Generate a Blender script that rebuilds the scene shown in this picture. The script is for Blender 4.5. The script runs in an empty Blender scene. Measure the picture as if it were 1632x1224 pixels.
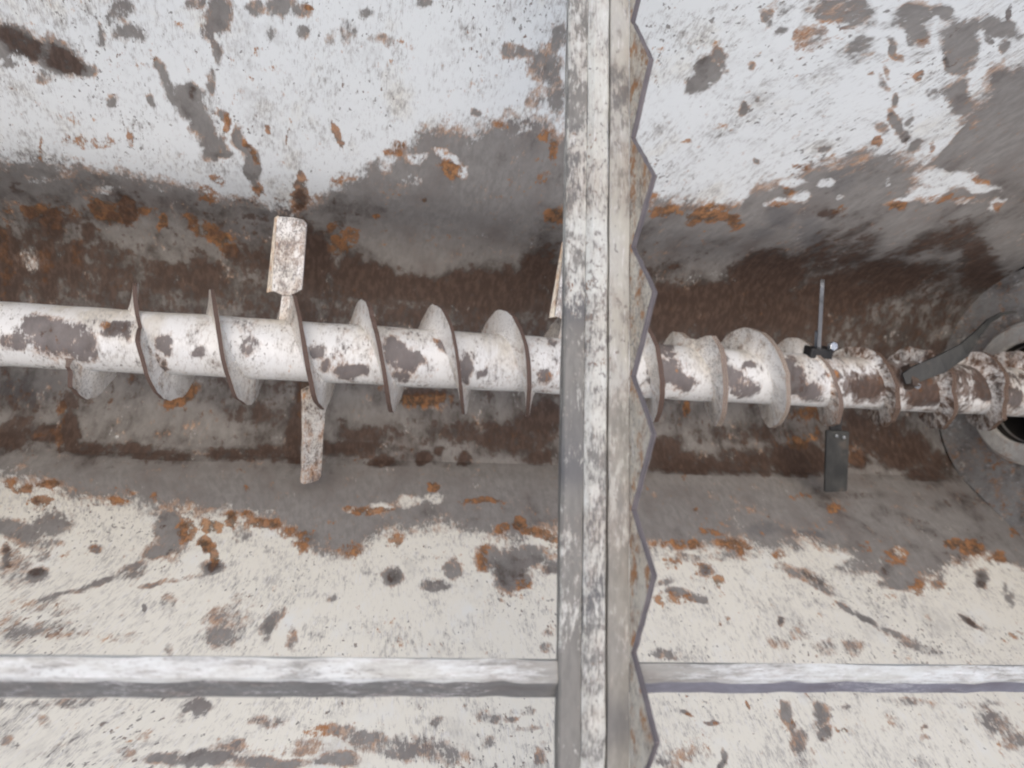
import bpy, math, random
import numpy as np
random.seed(7)
rng = np.random.default_rng(11)
sc = bpy.context.scene
COL = sc.collection
R = math.radians

# ------------------------------------------------------------------ wear marks on the steel, in metres on each surface
# (layer, x, s, m11, m12, m21, m22, strength): soft ellipses on the unrolled sheet; x along the trough, s down across it
MARKS = [
('W',-1.112,-0.3316,18.01,12.09,-13.89,23.62,1),
('W',-1.054,-0.3049,16.4,8.55,-7.763,23.98,1),
('W',-1.003,-0.2876,34.01,14.48,-8.706,46.16,1),
('W',-1.144,-0.3265,48.16,13.97,4.632,29.8,1),
('W',-0.8434,-0.2999,74.99,-19.08,12.42,18.88,0.8),
('W',-0.8233,-0.232,40.87,-19.18,14.96,16.45,0.9),
('W',-0.7813,-0.1709,33.79,-10.99,9.869,12.96,1),
('W',-0.7552,-0.1158,35.48,3.513,4.795,34.06,1),
('W',-0.6965,-0.1423,64.98,-12.05,11.25,20.79,0.9),
('W',-0.6774,-0.0664,54.98,-3.857,4.681,12.83,1),
('W',-0.8001,-0.2596,45.11,5.672,6.213,41.72,1),
('W',-0.963,-0.2114,70.89,13.83,10.13,68.65,0.8),
('W',-0.8861,-0.2228,128.3,20.77,11.35,76.92,0.8),
('W',-0.7224,-0.4476,37.54,3.717,3.438,21.7,0.85),
('W',-0.7325,-0.3834,100.2,10.1,4.14,26.7,0.8),
('W',-0.7441,-0.414,68.04,7.347,11.27,71.91,0.7),
('W',-0.9025,-0.4323,35.84,6.687,5.473,34.39,0.75),
('W',-0.8993,-0.3856,38.1,6.892,7.06,45.09,0.6),
('W',-0.9483,-0.3779,120.8,24.61,5.66,36.15,0.6),
('W',-0.7593,-0.4709,42.22,5.01,10.19,63.68,0.7),
('W',-0.6409,-0.4806,58.71,3.507,9.996,62.68,0.8),
('W',-0.5976,-0.4915,34.04,1.301,6.01,37.63,0.75),
('W',-0.5484,-0.4913,44.79,0.5978,9.893,62.11,0.6),
('W',-0.4234,-0.5139,65.72,-3.308,10.76,67.5,0.8),
('W',-0.549,-0.4446,87.52,1.168,11.16,71.16,0.8),
('W',-0.6123,-0.4375,99.76,4.429,11.24,71.6,0.7),
('W',-0.4914,-0.4452,77.61,-1.168,6.868,43.93,0.5),
('W',-0.4598,-0.4684,55.61,-1.724,6.242,39.68,0.5),
('W',-0.3874,-0.4514,37.41,9.481,-15.74,66.83,0.5),
('W',-0.3111,-0.5466,64.82,-7.099,12,74.93,0.7),
('W',-0.08948,-0.4681,20.99,-2.775,4.025,67.38,0.7),
('W',-0.1137,-0.4628,44.42,-9.026,8.515,55.23,0.8),
('W',-0.02561,-0.4395,26.47,-6.465,2.845,18.68,0.75),
('W',0.01129,-0.3805,30.24,-7.71,3.182,21.37,0.7),
('W',-0.03553,-0.3568,37,-8.51,5.477,36.99,0.5),
('W',-0.01637,-0.5165,50.74,-13.12,4.849,31.05,0.6),
('W',-0.1603,-0.3077,83.99,-14.04,12.15,82.94,0.6),
('W',-0.7253,-0.2133,99.18,-39.82,31.6,38.95,0.7),
('W',-1.142,-0.2841,84.71,24.03,13.14,85.85,0.8),
('W',-1.101,-0.2609,54.76,37.17,-32.62,46.82,0.6),
('W',-0.7501,-0.2986,110.3,11.58,5.377,35.7,0.7),
('W',0.3469,-0.493,23.19,-25.35,25.19,24.92,1),
('W',0.3356,-0.4539,28.31,-23.03,21.56,33.89,1),
('W',0.3646,-0.5226,51.26,-57.54,22.67,22.52,0.8),
('W',0.4369,-0.5179,70.63,-34.67,11.97,78.41,0.8),
('W',0.4829,-0.4073,66.97,-32.6,8.274,56.4,0.9),
('W',0.5016,-0.4363,121.4,-61.03,21.35,144.2,0.6),
('W',0.6093,-0.67,19.45,-27.03,12.29,11.78,0.75),
('W',0.5579,-0.6788,15.71,-12.86,14.12,39.47,0.65),
('W',0.5436,-0.6115,24.71,-14.16,5.233,33.43,0.5),
('W',0.5189,-0.6001,53.64,-29.84,7.422,47.52,0.65),
('W',0.4674,-0.6099,39.18,-43.07,74.64,93.72,0.9),
('W',0.6689,-0.6006,22.19,-30.32,19.81,18.12,0.5),
('W',0.4511,-0.6547,33.47,-17.92,8.091,50.73,0.55),
('W',0.4268,-0.6296,73.61,-70.21,23.66,38.4,0.7),
('W',0.7464,-0.6875,15.41,-18.28,14.43,22.52,0.9),
('W',0.7791,-0.6528,27.2,-32.12,17.11,26.29,0.85),
('W',0.804,-0.7067,39.07,-29.35,7.906,49.64,0.9),
('W',0.9009,-0.6444,17.45,-28.35,10.5,7.874,1),
('W',0.9195,-0.6029,30.67,-41.96,15.1,16.78,1),
('W',0.8965,-0.6818,21.47,-34.11,28.07,24.14,0.9),
('W',0.9702,-0.6934,17.81,-11.1,-0.03244,41.14,1),
('W',1.016,-0.6591,41.67,-35.36,9.914,63.85,0.8),
('W',0.9661,-0.6576,73.76,-60.51,10.01,64.37,0.8),
('W',0.9161,-0.6923,75.6,-61.1,13.23,83.9,0.7),
('W',0.7547,-0.6062,77.41,-115.6,20.29,16.07,0.8),
('W',0.7751,-0.631,76.49,-53.9,12.69,81.48,0.7),
('W',0.774,-0.5281,68.37,-89.55,22.19,21.27,0.7),
('W',0.7696,-0.5524,96.48,-127.9,36.06,34.89,0.7),
('W',0.8395,-0.4898,63.65,-43.73,10.53,71.07,0.9),
('W',0.8869,-0.4391,67.41,-82.69,12.73,13.58,0.9),
('W',0.9213,-0.4027,53.84,-17.94,-8.305,44.25,0.9),
('W',0.9715,-0.3709,56.88,4.133,-18.03,39.35,0.9),
('W',0.853,-0.4231,46.51,-31.22,9.706,67.03,0.6),
('W',0.9646,-0.5398,20.36,-30.42,25.57,20.34,0.8),
('W',1.019,-0.504,21.91,-32.76,13.33,10.23,0.9),
('W',0.923,-0.5249,36.11,-42.5,27.53,39.81,0.6),
('W',0.9114,-0.4427,92.45,-65.31,15.7,108,0.7),
('W',0.9294,-0.4172,109.6,-77.4,18.97,131.8,0.5),
('W',1.079,-0.5741,21.47,-18.12,3.141,20.85,1),
('W',1.14,-0.4571,10.6,-8.743,1.507,10.43,1),
('W',1.179,-0.5002,13.32,-11.49,1.118,7.646,1),
('W',0.7344,-0.3255,69.24,-40.53,14.23,101,0.7),
('W',0.7664,-0.2226,106.3,-60.91,12.55,92.68,0.5),
('W',0.5683,-0.2683,140.7,-69.6,17.24,124,0.7),
('P',-0.2831,-0.1499,30.34,-9.929,23.68,48.27,0.7),
('P',-0.1998,-0.1673,32.74,10.08,-28.56,54.81,0.95),
('P',-0.171,-0.1321,43.65,20.82,-38.88,49.33,0.9),
('P',-0.2328,-0.1818,46.3,-5.848,9.253,65.9,0.75),
('P',-0.3626,-0.1253,36.22,-2.459,5.075,36.68,0.6),
('P',-0.2918,-0.07926,31.5,-3.031,5.515,40.72,0.45),
('P',-1.19,0.06116,27.66,9.23,8.633,38.9,0.45),
('P',-1.038,0.07599,28.75,7.308,6.577,32.91,0.5),
('P',-1.117,0.007525,36.44,11.65,8.936,31.37,0.5),
('P',-0.856,-0.04182,34.2,13.44,-14.39,38.02,0.6),
('P',0.7068,-0.2188,25.92,-18.49,19.43,51.02,0.9),
('P',0.7565,-0.1729,32.75,-18.22,5.938,44.64,0.95),
('P',0.7012,-0.1521,23.11,-15.94,24.85,64.75,0.9),
('P',0.8014,-0.2273,36.42,-27.68,19.17,50.16,0.9),
('P',0.8727,-0.1884,41.65,-49.49,51.38,37.94,0.8),
('P',1.132,-0.2831,11.24,-7.708,1.695,30.21,1),
('P',1.117,-0.2367,14.12,-12.85,12.06,31.13,0.95),
('P',1.239,-0.2755,12.35,-8.821,1.948,53.47,0.9),
('P',1.063,-0.2,16.16,-13.48,21.04,63.84,0.85),
('P',1.351,-0.2218,45.22,-17.74,-9.312,34.38,0.8),
('P',0.9781,-0.2512,84,-28.21,-9.762,45.75,0.6),
('P',1.258,-0.2258,16.07,-12.74,9.516,71.9,0.5),
('P',-1.315,0.3756,21.62,3.192,3.037,34.11,0.35),
('P',-1.282,0.3634,35.9,5.577,2.743,29.8,0.45),
('P',-0.3307,1.133,22.9,-1.994,11.72,49.23,0.85),
('P',-0.2461,1.105,24.43,0.961,1.173,42.85,0.85),
('P',-0.1764,1.09,35.94,2.403,1.213,42.08,0.6),
('P',-0.3964,1.14,38.32,-0.8132,1.603,66.95,0.7),
('P',-1.151,1.13,17.93,-5.861,0.9781,35.75,0.5),
('P',-1.059,1.156,20.68,-3.824,-11.37,46.42,0.5),
('P',0.7328,1.291,12.92,6.028,0.3066,50.94,0.5),
('P',1.168,1.289,39.63,25.93,0.196,32.57,0.6),
('R',-1.239,0.1982,28.31,7.724,4.998,37.1,0.85),
('R',-1.202,0.2263,36.98,8.717,3.274,26.01,0.9),
('R',-1.156,0.1939,41.81,10.12,4.938,36.75,0.6),
('R',-1.069,0.1748,25.46,8.328,-3.511,23.98,1),
('R',-1.011,0.1489,47.28,9.88,2.335,15.19,1),
('R',-1.048,0.1953,36.31,7.284,4.819,36.08,1),
('R',-0.9677,0.1602,25.08,4.625,7.801,50.96,0.7),
('R',-0.7956,0.2321,16.03,9.983,-23.92,23.01,1),
('R',-0.7617,0.2872,25.32,19.94,-32.25,25.73,1),
('R',-0.8343,0.2139,38.82,4.292,3.868,31.18,0.8),
('R',-0.8605,0.1694,45.42,6.307,5.733,40.38,0.6),
('R',-0.9296,0.1912,61.96,23.96,-10.3,22.91,0.8),
('R',-1.161,0.3331,39.78,5.891,1.915,19.92,0.6),
('R',-1.245,0.3693,53.39,7.07,1.206,13.54,0.55),
('R',-1.342,0.3503,54.71,9.349,0.8431,9.02,0.6),
('R',-1.066,-0.09524,29.07,6.652,6.702,47.18,0.55),
('R',-1.005,-0.09853,33.92,6.906,9.958,70.24,0.5),
('R',-1.029,-0.08271,18.61,3.947,13.09,92.77,0.4),
('R',-0.9472,-0.1209,124,22.43,5.771,40.48,0.7),
('R',-1.144,-0.05751,190.1,62.96,-0.05355,22.12,0.9),
('R',-0.5741,-0.04102,94.25,2.024,3.049,22.51,1),
('R',-0.5674,0.03313,53.1,2.49,3.481,13.83,1),
('R',-0.5839,-0.1816,231.7,-6.728,4.59,19.96,0.9),
('R',-0.633,-0.1923,128.6,-32.57,22.92,39.14,0.9),
('R',-0.4763,-0.206,98.94,-41.74,15.19,20.92,0.8),
('R',-0.461,-0.1757,113.5,-3.01,7.734,54.55,0.7),
('R',-0.6746,-0.1086,108.6,-15.87,11.42,23.95,0.8),
('R',-0.7256,-0.1789,182.3,26.08,1.325,23.61,0.7),
('R',-0.8611,-0.3389,162,25.77,21.04,136.9,0.7),
('R',-0.5359,-0.5013,90.68,15.13,-3.659,123.2,0.9),
('R',-0.6436,-0.3928,87.42,5.116,21.36,138,0.5),
('R',-0.797,-0.4276,28.01,5.867,8.691,145,0.35),
('R',-0.3249,-0.1876,47.39,-4.089,7.609,53.81,0.7),
('R',-0.3453,-0.1603,32.94,-2.518,9.243,65.98,0.6),
('R',-0.195,-0.1328,26.33,7.957,-18.2,34.23,0.6),
('R',-0.4779,-0.05405,46.39,-0.8455,4.773,35.24,0.7),
('R',-0.4397,-0.06931,64.81,-2.217,8.446,62.12,0.6),
('R',-0.7662,-0.005005,48.41,4.794,5.587,41.42,0.6),
('R',-0.7978,0.05758,36.74,5.544,4.534,20.43,0.6),
('R',-0.6724,0.02759,54.46,5.323,6.36,25.33,0.8),
('R',-0.2443,-0.01187,101.3,-11.43,7.561,57.47,0.9),
('R',-0.3726,0.09009,119.2,-5.97,11.75,59.31,0.7),
('R',-0.4333,0.1865,48.31,-1.59,4.302,33.09,0.6),
('R',-0.4668,0.2278,28.73,-0.6962,3.206,26.52,0.7),
('R',-0.4851,0.1539,59.33,-0.4335,5.405,35.9,0.6),
('R',0.105,-0.01283,35.36,-9.017,3.126,24.18,0.95),
('R',0.04707,-0.2402,77.94,-19.87,2.479,17.54,0.6),
('R',0.0164,-0.2675,45.33,-11.07,6.47,45.24,0.6),
('R',0.04051,-0.1346,42.82,-10.31,5.487,40.35,0.5),
('R',-0.09472,-0.2787,46.7,-9.098,10.1,69.91,0.5),
('R',0.4032,-0.06753,20.89,-8.037,4.709,36.2,0.85),
('R',0.4977,-0.06358,20.47,-8.668,4.6,35.59,0.9),
('R',0.5722,-0.06616,17.5,-7.959,5.458,42.34,0.9),
('R',0.5209,-0.09664,13.39,-5.879,9.52,72.8,0.7),
('R',0.6225,-0.04879,43.08,-20.35,3.782,29.62,0.9),
('R',0.4892,-0.03892,37.78,-15.7,5.378,42,0.8),
('R',0.3523,-0.106,46.34,-17.12,3.727,28.16,0.6),
('R',0.8666,-0.3756,63.82,-7.069,-21,62.68,1),
('R',0.8547,-0.552,78.62,-8.978,-15.21,51.91,0.8),
('R',0.7285,-0.5461,74.96,-48.68,11.56,76.15,0.6),
('R',1.019,-0.3776,75.78,-55.77,11.85,83.8,0.6),
('R',0.8066,-0.6374,50.72,-36.74,10.15,65.16,0.5),
('R',1.055,-0.1828,30.97,-21.33,9.44,71.75,0.85),
('R',1.232,-0.2966,16.61,-11.05,-1.473,101.6,0.6),
('R',1.364,-0.2116,57.62,-28.13,-9.083,44.07,0.8),
('R',0.7054,-0.2649,34.12,-18.98,11.12,80.58,0.6),
('R',0.7099,-0.1889,44.31,-23.91,10.18,75.9,0.7),
('R',0.8933,-0.1383,31.53,-19.12,6.951,53.3,0.6),
('R',0.7056,-0.1437,32.78,-17.28,9.679,73.38,0.6),
('R',0.4972,-0.6116,63.79,-80.91,83.37,81.53,0.5),
('R',1.174,-0.2284,12.26,-9.27,9.702,72.93,0.5),
('R',0.234,-0.4468,108.1,-40.36,7.665,50.89,0.5),
('R',0.3292,-0.215,72.61,-27.38,11.36,82.26,0.5),
('R',0.3725,-0.2996,42.39,-17.46,24.88,175.1,0.4),
('B',-1.112,-0.3287,20.24,13.58,-16.98,28.79,0.8),
('B',-1.042,-0.3023,17.76,9.158,-9.29,28.73,0.8),
('B',-0.8001,-0.2596,76.69,9.643,10.36,69.6,0.4),
('B',-1.012,0.1542,55.02,11.32,2.577,16.78,0.8),
('B',-1.204,0.2372,47.41,10.83,2.837,23.79,0.7),
('B',-1.053,0.2076,54.22,10.33,4.859,37.8,0.5),
('B',-0.7587,0.2932,34.75,23.51,-34.52,33.79,0.6),
('B',-0.5678,0.04136,70.49,3.182,4.152,16.49,0.7),
('B',0.8902,-0.6033,86.88,-105.3,20.77,30.85,0.6),
('B',0.9621,-0.7362,121.7,-50.19,-6.478,51.74,0.9),
('B',0.9369,-0.3856,106.7,-36.01,-11.63,61.1,0.5),
('B',-1.17,0.3436,45.35,6.233,2.289,23.98,0.75),
('B',-1.247,0.388,39.83,4.69,1.088,12.42,0.8),
('B',-1.346,0.3966,32.46,4.192,0.7921,9.244,0.7),
('B',-1.125,0.2594,80.94,15.07,4.532,40.39,0.5),
('B',-0.8473,0.3722,19.74,0.8969,1.483,17.22,0.55),
('B',-0.9147,0.378,14.97,0.9,2.237,25.98,0.6),
('B',-0.5357,0.2811,23.84,-0.2064,1.174,11.47,0.75),
('B',-0.5615,0.2153,42.01,0.4906,1.703,13.94,0.6),
('B',-0.3544,0.3389,20.93,-1.322,1.942,21.48,0.8),
('B',-0.2598,0.3622,7.589,-0.6476,2.53,29.62,0.7),
('B',-0.4276,0.3349,23.01,-1.014,1.797,19.72,0.6),
('B',-0.01314,0.341,5.672,-0.8388,1.349,15.31,0.6),
('B',0.1334,0.2818,16.84,-3.57,1.038,10.58,0.5),
('B',0.7529,0.3205,4.015,-1.982,3.363,12.93,0.6),
('B',0.8411,0.175,7.381,-5.105,3.889,7.309,0.85),
('B',1.211,0.1919,3.734,-3.212,4.609,7.34,0.8),
('B',0.9864,0.02813,5.717,-4.446,7.056,5.331,0.5),
('B',1.277,-0.07669,5.385,-5.509,6.639,10.59,0.6),
('B',1.485,0.0148,14.44,-13.63,1.794,5.71,0.6),
('B',0.5678,0.3595,15.35,-4.233,0.9846,12.18,0.75),
('B',0.9462,0.3526,7.203,-2.707,1.66,20.93,0.5),
('B',0.5024,-0.05245,29.44,-12.46,6.812,52.95,0.5),
('B',0.6125,-0.06186,52.02,-24.49,5.388,41.96,0.5),
('B',0.8723,-0.1238,21.01,-12.48,5.492,42.3,0.5),
('B',1.666,0.1307,16.9,-15.45,1.939,12.62,0.8),
('W',-1.158,1.231,18.64,-4.358,-6.93,28.26,0.85),
('W',-1.099,1.208,21.66,-6.833,0.3668,20.83,0.8),
('W',-1.085,1.272,29.15,-9.279,0.473,48.42,0.6),
('W',-1.123,1.351,22.6,-11.81,7.972,16.78,0.6),
('W',-1.076,1.361,37.18,-21.12,30.09,45.11,0.9),
('W',-1.155,1.322,79.14,-28.17,0.08345,23.33,0.7),
('W',-0.8272,1.237,27,-5.52,0.1562,11.46,0.9),
('W',-0.8408,1.305,27.52,-9.193,9.242,32.23,0.95),
('W',-0.8753,1.361,27.22,-13.19,21.51,35.14,0.85),
('W',-0.9373,1.399,18.92,-8.329,31.03,78.31,0.8),
('W',-0.9927,1.426,19.47,-9.146,37.93,96.12,0.7),
('W',-0.7825,1.39,12.33,-3.651,25.48,124.1,0.45),
('W',-0.9731,1.291,53.26,-14.51,0.5045,69.52,0.7),
('W',-1.079,1.312,77.29,-24.82,0.301,62.82,0.6),
('W',-0.7042,1.357,42.53,-6.829,-0.02943,41.84,1),
('W',-0.7321,1.29,78.3,-13.15,0.3434,47.32,0.8),
('W',-0.6608,1.234,48.28,-6.463,0.3813,27.97,0.6),
('W',-0.2946,1.378,44.59,12.9,-12.75,25.22,1),
('W',-0.1976,1.407,25.31,1.692,-0.2556,41.28,0.9),
('W',-0.1469,1.351,63.54,5.575,0,29.32,0.7),
('W',-0.04725,1.319,25.54,3.325,0.07344,20.53,0.9),
('W',0.005043,1.351,20.18,5.798,-3.161,12.92,1),
('W',0.06916,1.314,19.89,3.596,0.1127,27.74,0.9),
('W',0.112,1.351,37.53,7.616,0,28.51,0.85),
('W',0.03042,1.394,38.88,6.604,-0.1835,39.75,0.8),
('W',-0.4393,1.45,54.73,-36.38,75.4,64.24,0.7),
('W',-0.56,1.53,64.64,11.27,-10.48,22.11,0.9),
('W',-0.5413,1.504,146.9,5.751,-9.99,40.67,0.7),
('W',-0.6511,1.502,22.55,-3.299,-0.4565,26.08,0.5),
('W',-0.6627,1.553,26.32,-4.096,-0.6448,27.48,0.6),
('W',-0.7807,1.464,55.51,-11.35,-0.3757,28.11,0.45),
('W',-0.6309,1.457,31.08,-4.161,-0.4208,34.21,0.4),
('W',-0.516,1.581,77.23,-6.573,-1.602,60.84,0.7),
('W',-0.5207,1.556,109.1,-9.421,-0.9956,42.43,0.5),
('W',-0.7565,1.583,102.9,-21.03,-1.434,52.59,0.5),
('W',0.0552,1.557,82.94,16.22,-1.52,68.77,0.5),
('W',0.05049,1.596,56.33,11.1,-1.88,71.4,0.5),
('W',-0.8299,1.473,246.7,8.275,-34.81,74.61,0.9),
('W',-1.031,1.461,18.77,-6.029,-0.5524,41.34,0.45),
('W',-0.9857,1.529,16.95,-5.252,-0.9479,44.06,0.55),
('W',-1.071,1.519,28.75,-10.04,-0.5293,25.79,0.5),
('W',-0.8479,1.553,27.63,-6.801,-1.49,61.99,0.4),
('W',0.5356,1.358,43.18,29.43,-23.65,42.2,1),
('W',0.4344,1.439,24.17,8.71,-0.6134,67.65,0.9),
('W',0.472,1.454,35.59,18.74,-17.61,72,0.7),
('W',0.4969,1.317,18.22,6.713,0.1902,53.17,0.5),
('W',0.4026,1.407,41.21,14.04,-0.4426,77.05,0.5),
('W',0.7711,1.351,43.68,21.67,0,60.77,0.5),
('W',0.8294,1.386,11.9,10.91,-24.83,30.72,0.8),
('W',0.849,1.421,22.85,23.7,-33.43,30.16,0.8),
('W',0.9133,1.535,19.25,25.51,-56.95,29.91,0.95),
('W',0.8806,1.497,21.09,26.98,-84.45,44.74,0.8),
('W',0.9737,1.585,17.2,16.52,-29.97,61.47,0.6),
('W',1.022,1.622,13.2,12.3,-14.58,41.04,0.5),
('W',1.381,1.388,34.03,37.42,-11.64,18.71,1),
('W',1.419,1.46,68.26,56.24,-0.3151,31.03,0.6),
('W',1.427,1.425,78.67,64.06,-0.2897,42.22,0.6),
('W',1.226,1.545,17.88,24.28,-69.55,48.67,1),
('W',1.115,1.399,13.08,8.675,-0.1643,35.6,0.95),
('W',1.096,1.351,30.73,19.68,0,25.8,0.9),
('W',1.237,1.4,40.49,29.1,-0.1393,30.17,0.8),
('W',1.207,1.339,34.24,23.5,0.03413,28.89,0.8),
('W',0.6765,1.535,66.75,54.55,-34.06,62.17,0.9),
('W',0.8286,1.617,35.59,21.05,-0.9924,37.69,0.55),
('W',0.76,1.615,28.89,16.07,-0.9992,37.95,0.45),
('W',0.6345,1.593,29.46,14.37,-1.077,44.08,0.45),
('W',0.6984,1.585,41.37,21.41,-1.222,52.09,0.4),
('W',0.3295,1.621,31.97,10.89,-1.988,70.48,0.5),
('W',1.096,1.543,52.39,36.68,-1.111,59.98,0.4),
('W',0.9926,1.339,20.81,12.31,0.03484,29.5,0.6),
('W',0.6751,1.292,17.43,7.698,0.2468,41,0.6),
('W',0.6035,1.304,20.49,8.461,0.2496,52.1,0.5),
('W',-0.6684,1.724,43.49,-7.517,-1.968,45.32,0.9),
('W',-0.6956,1.725,62.67,-11.75,-3.189,72.9,0.6),
('W',-0.7065,1.745,74.22,-14.5,-4.305,93.33,0.4),
('W',-0.5376,1.766,28.63,-3.021,-3.546,74.36,0.5),
('W',-0.4066,1.786,27.91,-0.9608,-3.661,74.36,0.6),
('W',-0.3584,1.809,20.9,-0.1656,-2.783,54.05,0.65),
('W',-0.4753,1.816,25.53,-1.878,-4.12,77.78,0.5),
('W',-0.2095,1.775,49.27,3.636,-4.169,88.87,0.55),
('W',-0.1064,1.773,34.8,4.53,-2.684,58.17,0.6),
('W',-0.03864,1.761,46.73,7.768,-3.798,85.25,0.5),
('W',-0.2867,1.832,13.83,0.4497,-2.062,38.41,0.6),
('W',-0.215,1.849,16.42,1.212,-2.664,48.3,0.6),
('W',-0.6411,1.832,15.33,-2.574,-3.259,58.33,0.85),
('W',-0.5406,1.844,14.98,-1.676,-3.832,67.74,0.85),
('W',-0.7158,1.834,31.41,-6.611,-4.692,82.93,0.7),
('W',-0.4159,1.851,21.77,-0.8925,-4.533,80.12,0.7),
('W',-0.5997,1.815,30,-4.297,-4.741,88.29,0.6),
('W',-0.1207,1.834,49.62,6.282,-3.301,62.32,0.75),
('W',-0.01056,1.86,78.07,14.98,-2.605,47.23,0.5),
('W',-0.06141,1.779,75.91,11.79,-6.497,139.4,0.8),
('W',-0.02408,1.755,74.25,12.88,-2.957,67.59,0.7),
('W',-0.03276,1.805,47.69,8.275,-5.85,118.8,0.4),
('W',-0.9013,1.696,22.6,-9.734,16.16,83.99,0.55),
('W',-0.9573,1.707,35.61,-16.44,16.39,85.24,0.5),
('W',-0.9412,1.741,67.93,-21.82,-4.033,85.96,0.5),
('W',-1.024,1.698,67.73,-24.22,-3.145,74.65,0.5),
('W',-0.9786,1.783,82.36,-28.76,-4.752,90.99,0.4),
('W',-0.7623,1.769,76.51,-17.47,-3.814,77.48,0.35),
('W',-0.7842,1.812,59.32,-14.6,-4.452,81.8,0.35),
('W',-0.9039,1.793,21.52,-16.67,74.87,92.8,0.3),
('W',0.3182,1.782,72.73,68.37,-92.56,111.3,0.9),
('W',0.3715,1.802,48.96,19.5,-7.83,166.9,0.9),
('W',0.3587,1.89,102.4,42.1,-1.875,33.4,1),
('W',0.5585,1.78,58.88,29.21,-1.547,35.37,0.85),
('W',0.5545,1.819,65.13,-4.626,18.94,46.2,0.7),
('W',0.5617,1.849,39.85,5.74,10.9,42.13,0.9),
('W',0.6415,1.799,49.21,26.95,-1.454,32.07,0.8),
('W',0.6305,1.842,65.32,36.23,-2.769,55.74,0.6),
('W',0.565,1.885,42.3,22.43,-2.745,50.44,0.5),
('W',0.7132,1.771,62.13,35.92,-6.485,153.9,0.5),
('W',0.2997,1.871,24.03,8.947,-3.29,60.45,0.4),
('W',0.2521,1.888,28.33,9.871,-4.214,74.49,0.5),
('W',1.075,1.835,14.49,21.16,-19.9,19.01,0.6),
('W',1.093,1.876,29.53,24.62,-2.341,46.13,0.7),
('W',0.8809,1.778,13.52,10.08,-9.611,82.32,0.45),
('W',1.063,1.785,14.37,11.14,-4.178,99.18,0.4),
('W',0.8022,1.823,20.69,13.35,-3.001,63.97,0.25),
('W',0.8752,1.842,200,177.3,-11.48,46.74,0.7),
('W',0.8676,1.869,62.26,43.59,-6.779,132.4,0.4),
('R',-1.153,1.058,34.71,-11.05,2.088,57.51,0.8),
('R',-1.14,1.13,44.75,-14.42,1.172,42.82,0.8),
('R',-1.196,1.079,50.56,-17.09,1.743,51.46,0.7),
('R',-1.235,1.048,50.26,-17.55,1.27,33.56,0.5),
('R',-0.975,1.125,34.44,-8.782,1.912,69.89,0.7),
('R',-0.9853,1.114,68.69,-17.72,1.331,46.2,0.7),
('R',-0.9549,1.088,67.46,-16.41,1.611,50.71,0.6),
('R',-0.893,1.099,83.61,-18.35,1.233,40.7,0.6),
('R',-0.7303,1.213,30.89,-4.998,0.5993,36.84,0.9),
('R',-0.6917,1.194,66.83,-9.655,0.4989,27.09,1),
('R',-0.7367,1.279,70.19,-11.87,0.2851,33.52,1),
('R',-0.7094,1.325,118.8,-19.08,0.07554,24.41,1),
('R',-0.7844,1.236,43.45,-8.095,0.3097,22.72,0.7),
('R',-0.6126,1.199,21.94,-2.454,0.8442,47.95,0.8),
('R',-0.6542,1.17,46.84,-5.977,1.117,52.8,0.7),
('R',-0.5157,1.266,47.43,-3.487,0.2215,22.68,0.7),
('R',-0.5486,1.233,32.94,-2.846,0.6015,44.13,0.6),
('R',-0.393,1.298,32.76,-0.6953,0.173,28.75,0.55),
('R',-0.2835,1.241,44.61,1.147,0.5333,43.25,0.5),
('R',-0.276,1.257,78.48,2.285,0.4614,43.8,0.6),
('R',-0.339,1.138,20.18,0.04257,1.911,79.81,0.8),
('R',-0.3718,1.147,30.58,-0.3442,1.551,67.17,0.8),
('R',-0.4045,1.14,76.8,-1.884,1.604,67.01,0.7),
('R',-0.1734,1.044,47.06,3.146,1.546,45.67,0.8),
('R',-0.03592,1.094,18.66,2.296,1.497,53.59,0.9),
('R',-0.08986,1.101,47.31,4.815,1.481,54.13,0.6),
('R',0.05547,1.195,35.72,5.938,0.6772,40.3,1),
('R',0.0853,1.224,21.81,6.678,-9.45,38.71,0.9),
('R',0.001731,1.206,41.45,5.99,1.071,68.04,0.7),
('R',0.1243,1.248,27.14,12.52,-24.1,44.14,0.8),
('R',0.02864,1.405,44.65,7.584,-0.2765,48.13,0.6),
('R',-0.06353,1.319,61.54,7.572,0.0623,17.42,0.6),
('R',0.1234,1.295,36.62,7.43,0.2613,43.41,0.5),
('R',-0.6674,1.066,78.63,-10.03,1.613,48.5,0.5),
('R',-0.9731,1.291,74.58,-20.32,0.7061,97.3,0.6),
('R',0.4295,1.274,27.29,9.08,0.4142,51.73,0.6),
('R',0.4959,1.269,33.61,12.11,0.4354,51.19,0.6),
('R',0.6495,1.262,21.68,9.218,0.3018,33.49,0.8),
('R',0.6805,1.279,43.38,19.16,0.2106,29.02,0.85),
('R',0.5352,1.263,44.38,16.71,0.4576,50.78,0.7),
('R',0.5201,1.351,27.56,10.6,0,43.66,0.5),
('R',0.4184,1.46,14.66,5.225,-0.603,53.67,0.5),
('R',0.4253,1.34,34.99,11.92,0.05159,43.68,0.5),
('R',0.4522,1.34,55.69,19.63,0.06428,54.42,0.5),
('R',0.5563,1.397,92.77,37.92,-0.2084,45.13,0.6),
('R',0.7852,1.303,36.72,18.06,0.1962,40.94,0.5),
('R',0.6006,1.217,19.89,7.889,0.8849,64.92,0.5),
('R',0.6007,1.116,100,38.06,1.728,72.2,0.8),
('R',0.8353,1.138,96.5,46.25,1.522,71.96,0.7),
('R',0.9792,1.042,28.51,14.75,1.258,41.56,0.6),
('R',1.083,1.093,22.74,12.95,0.8568,34.17,0.5),
('R',1.391,1.248,22.24,19.6,-8.323,34.23,0.95),
('R',1.443,1.266,22.43,17.19,0.2145,26.8,0.8),
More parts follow.
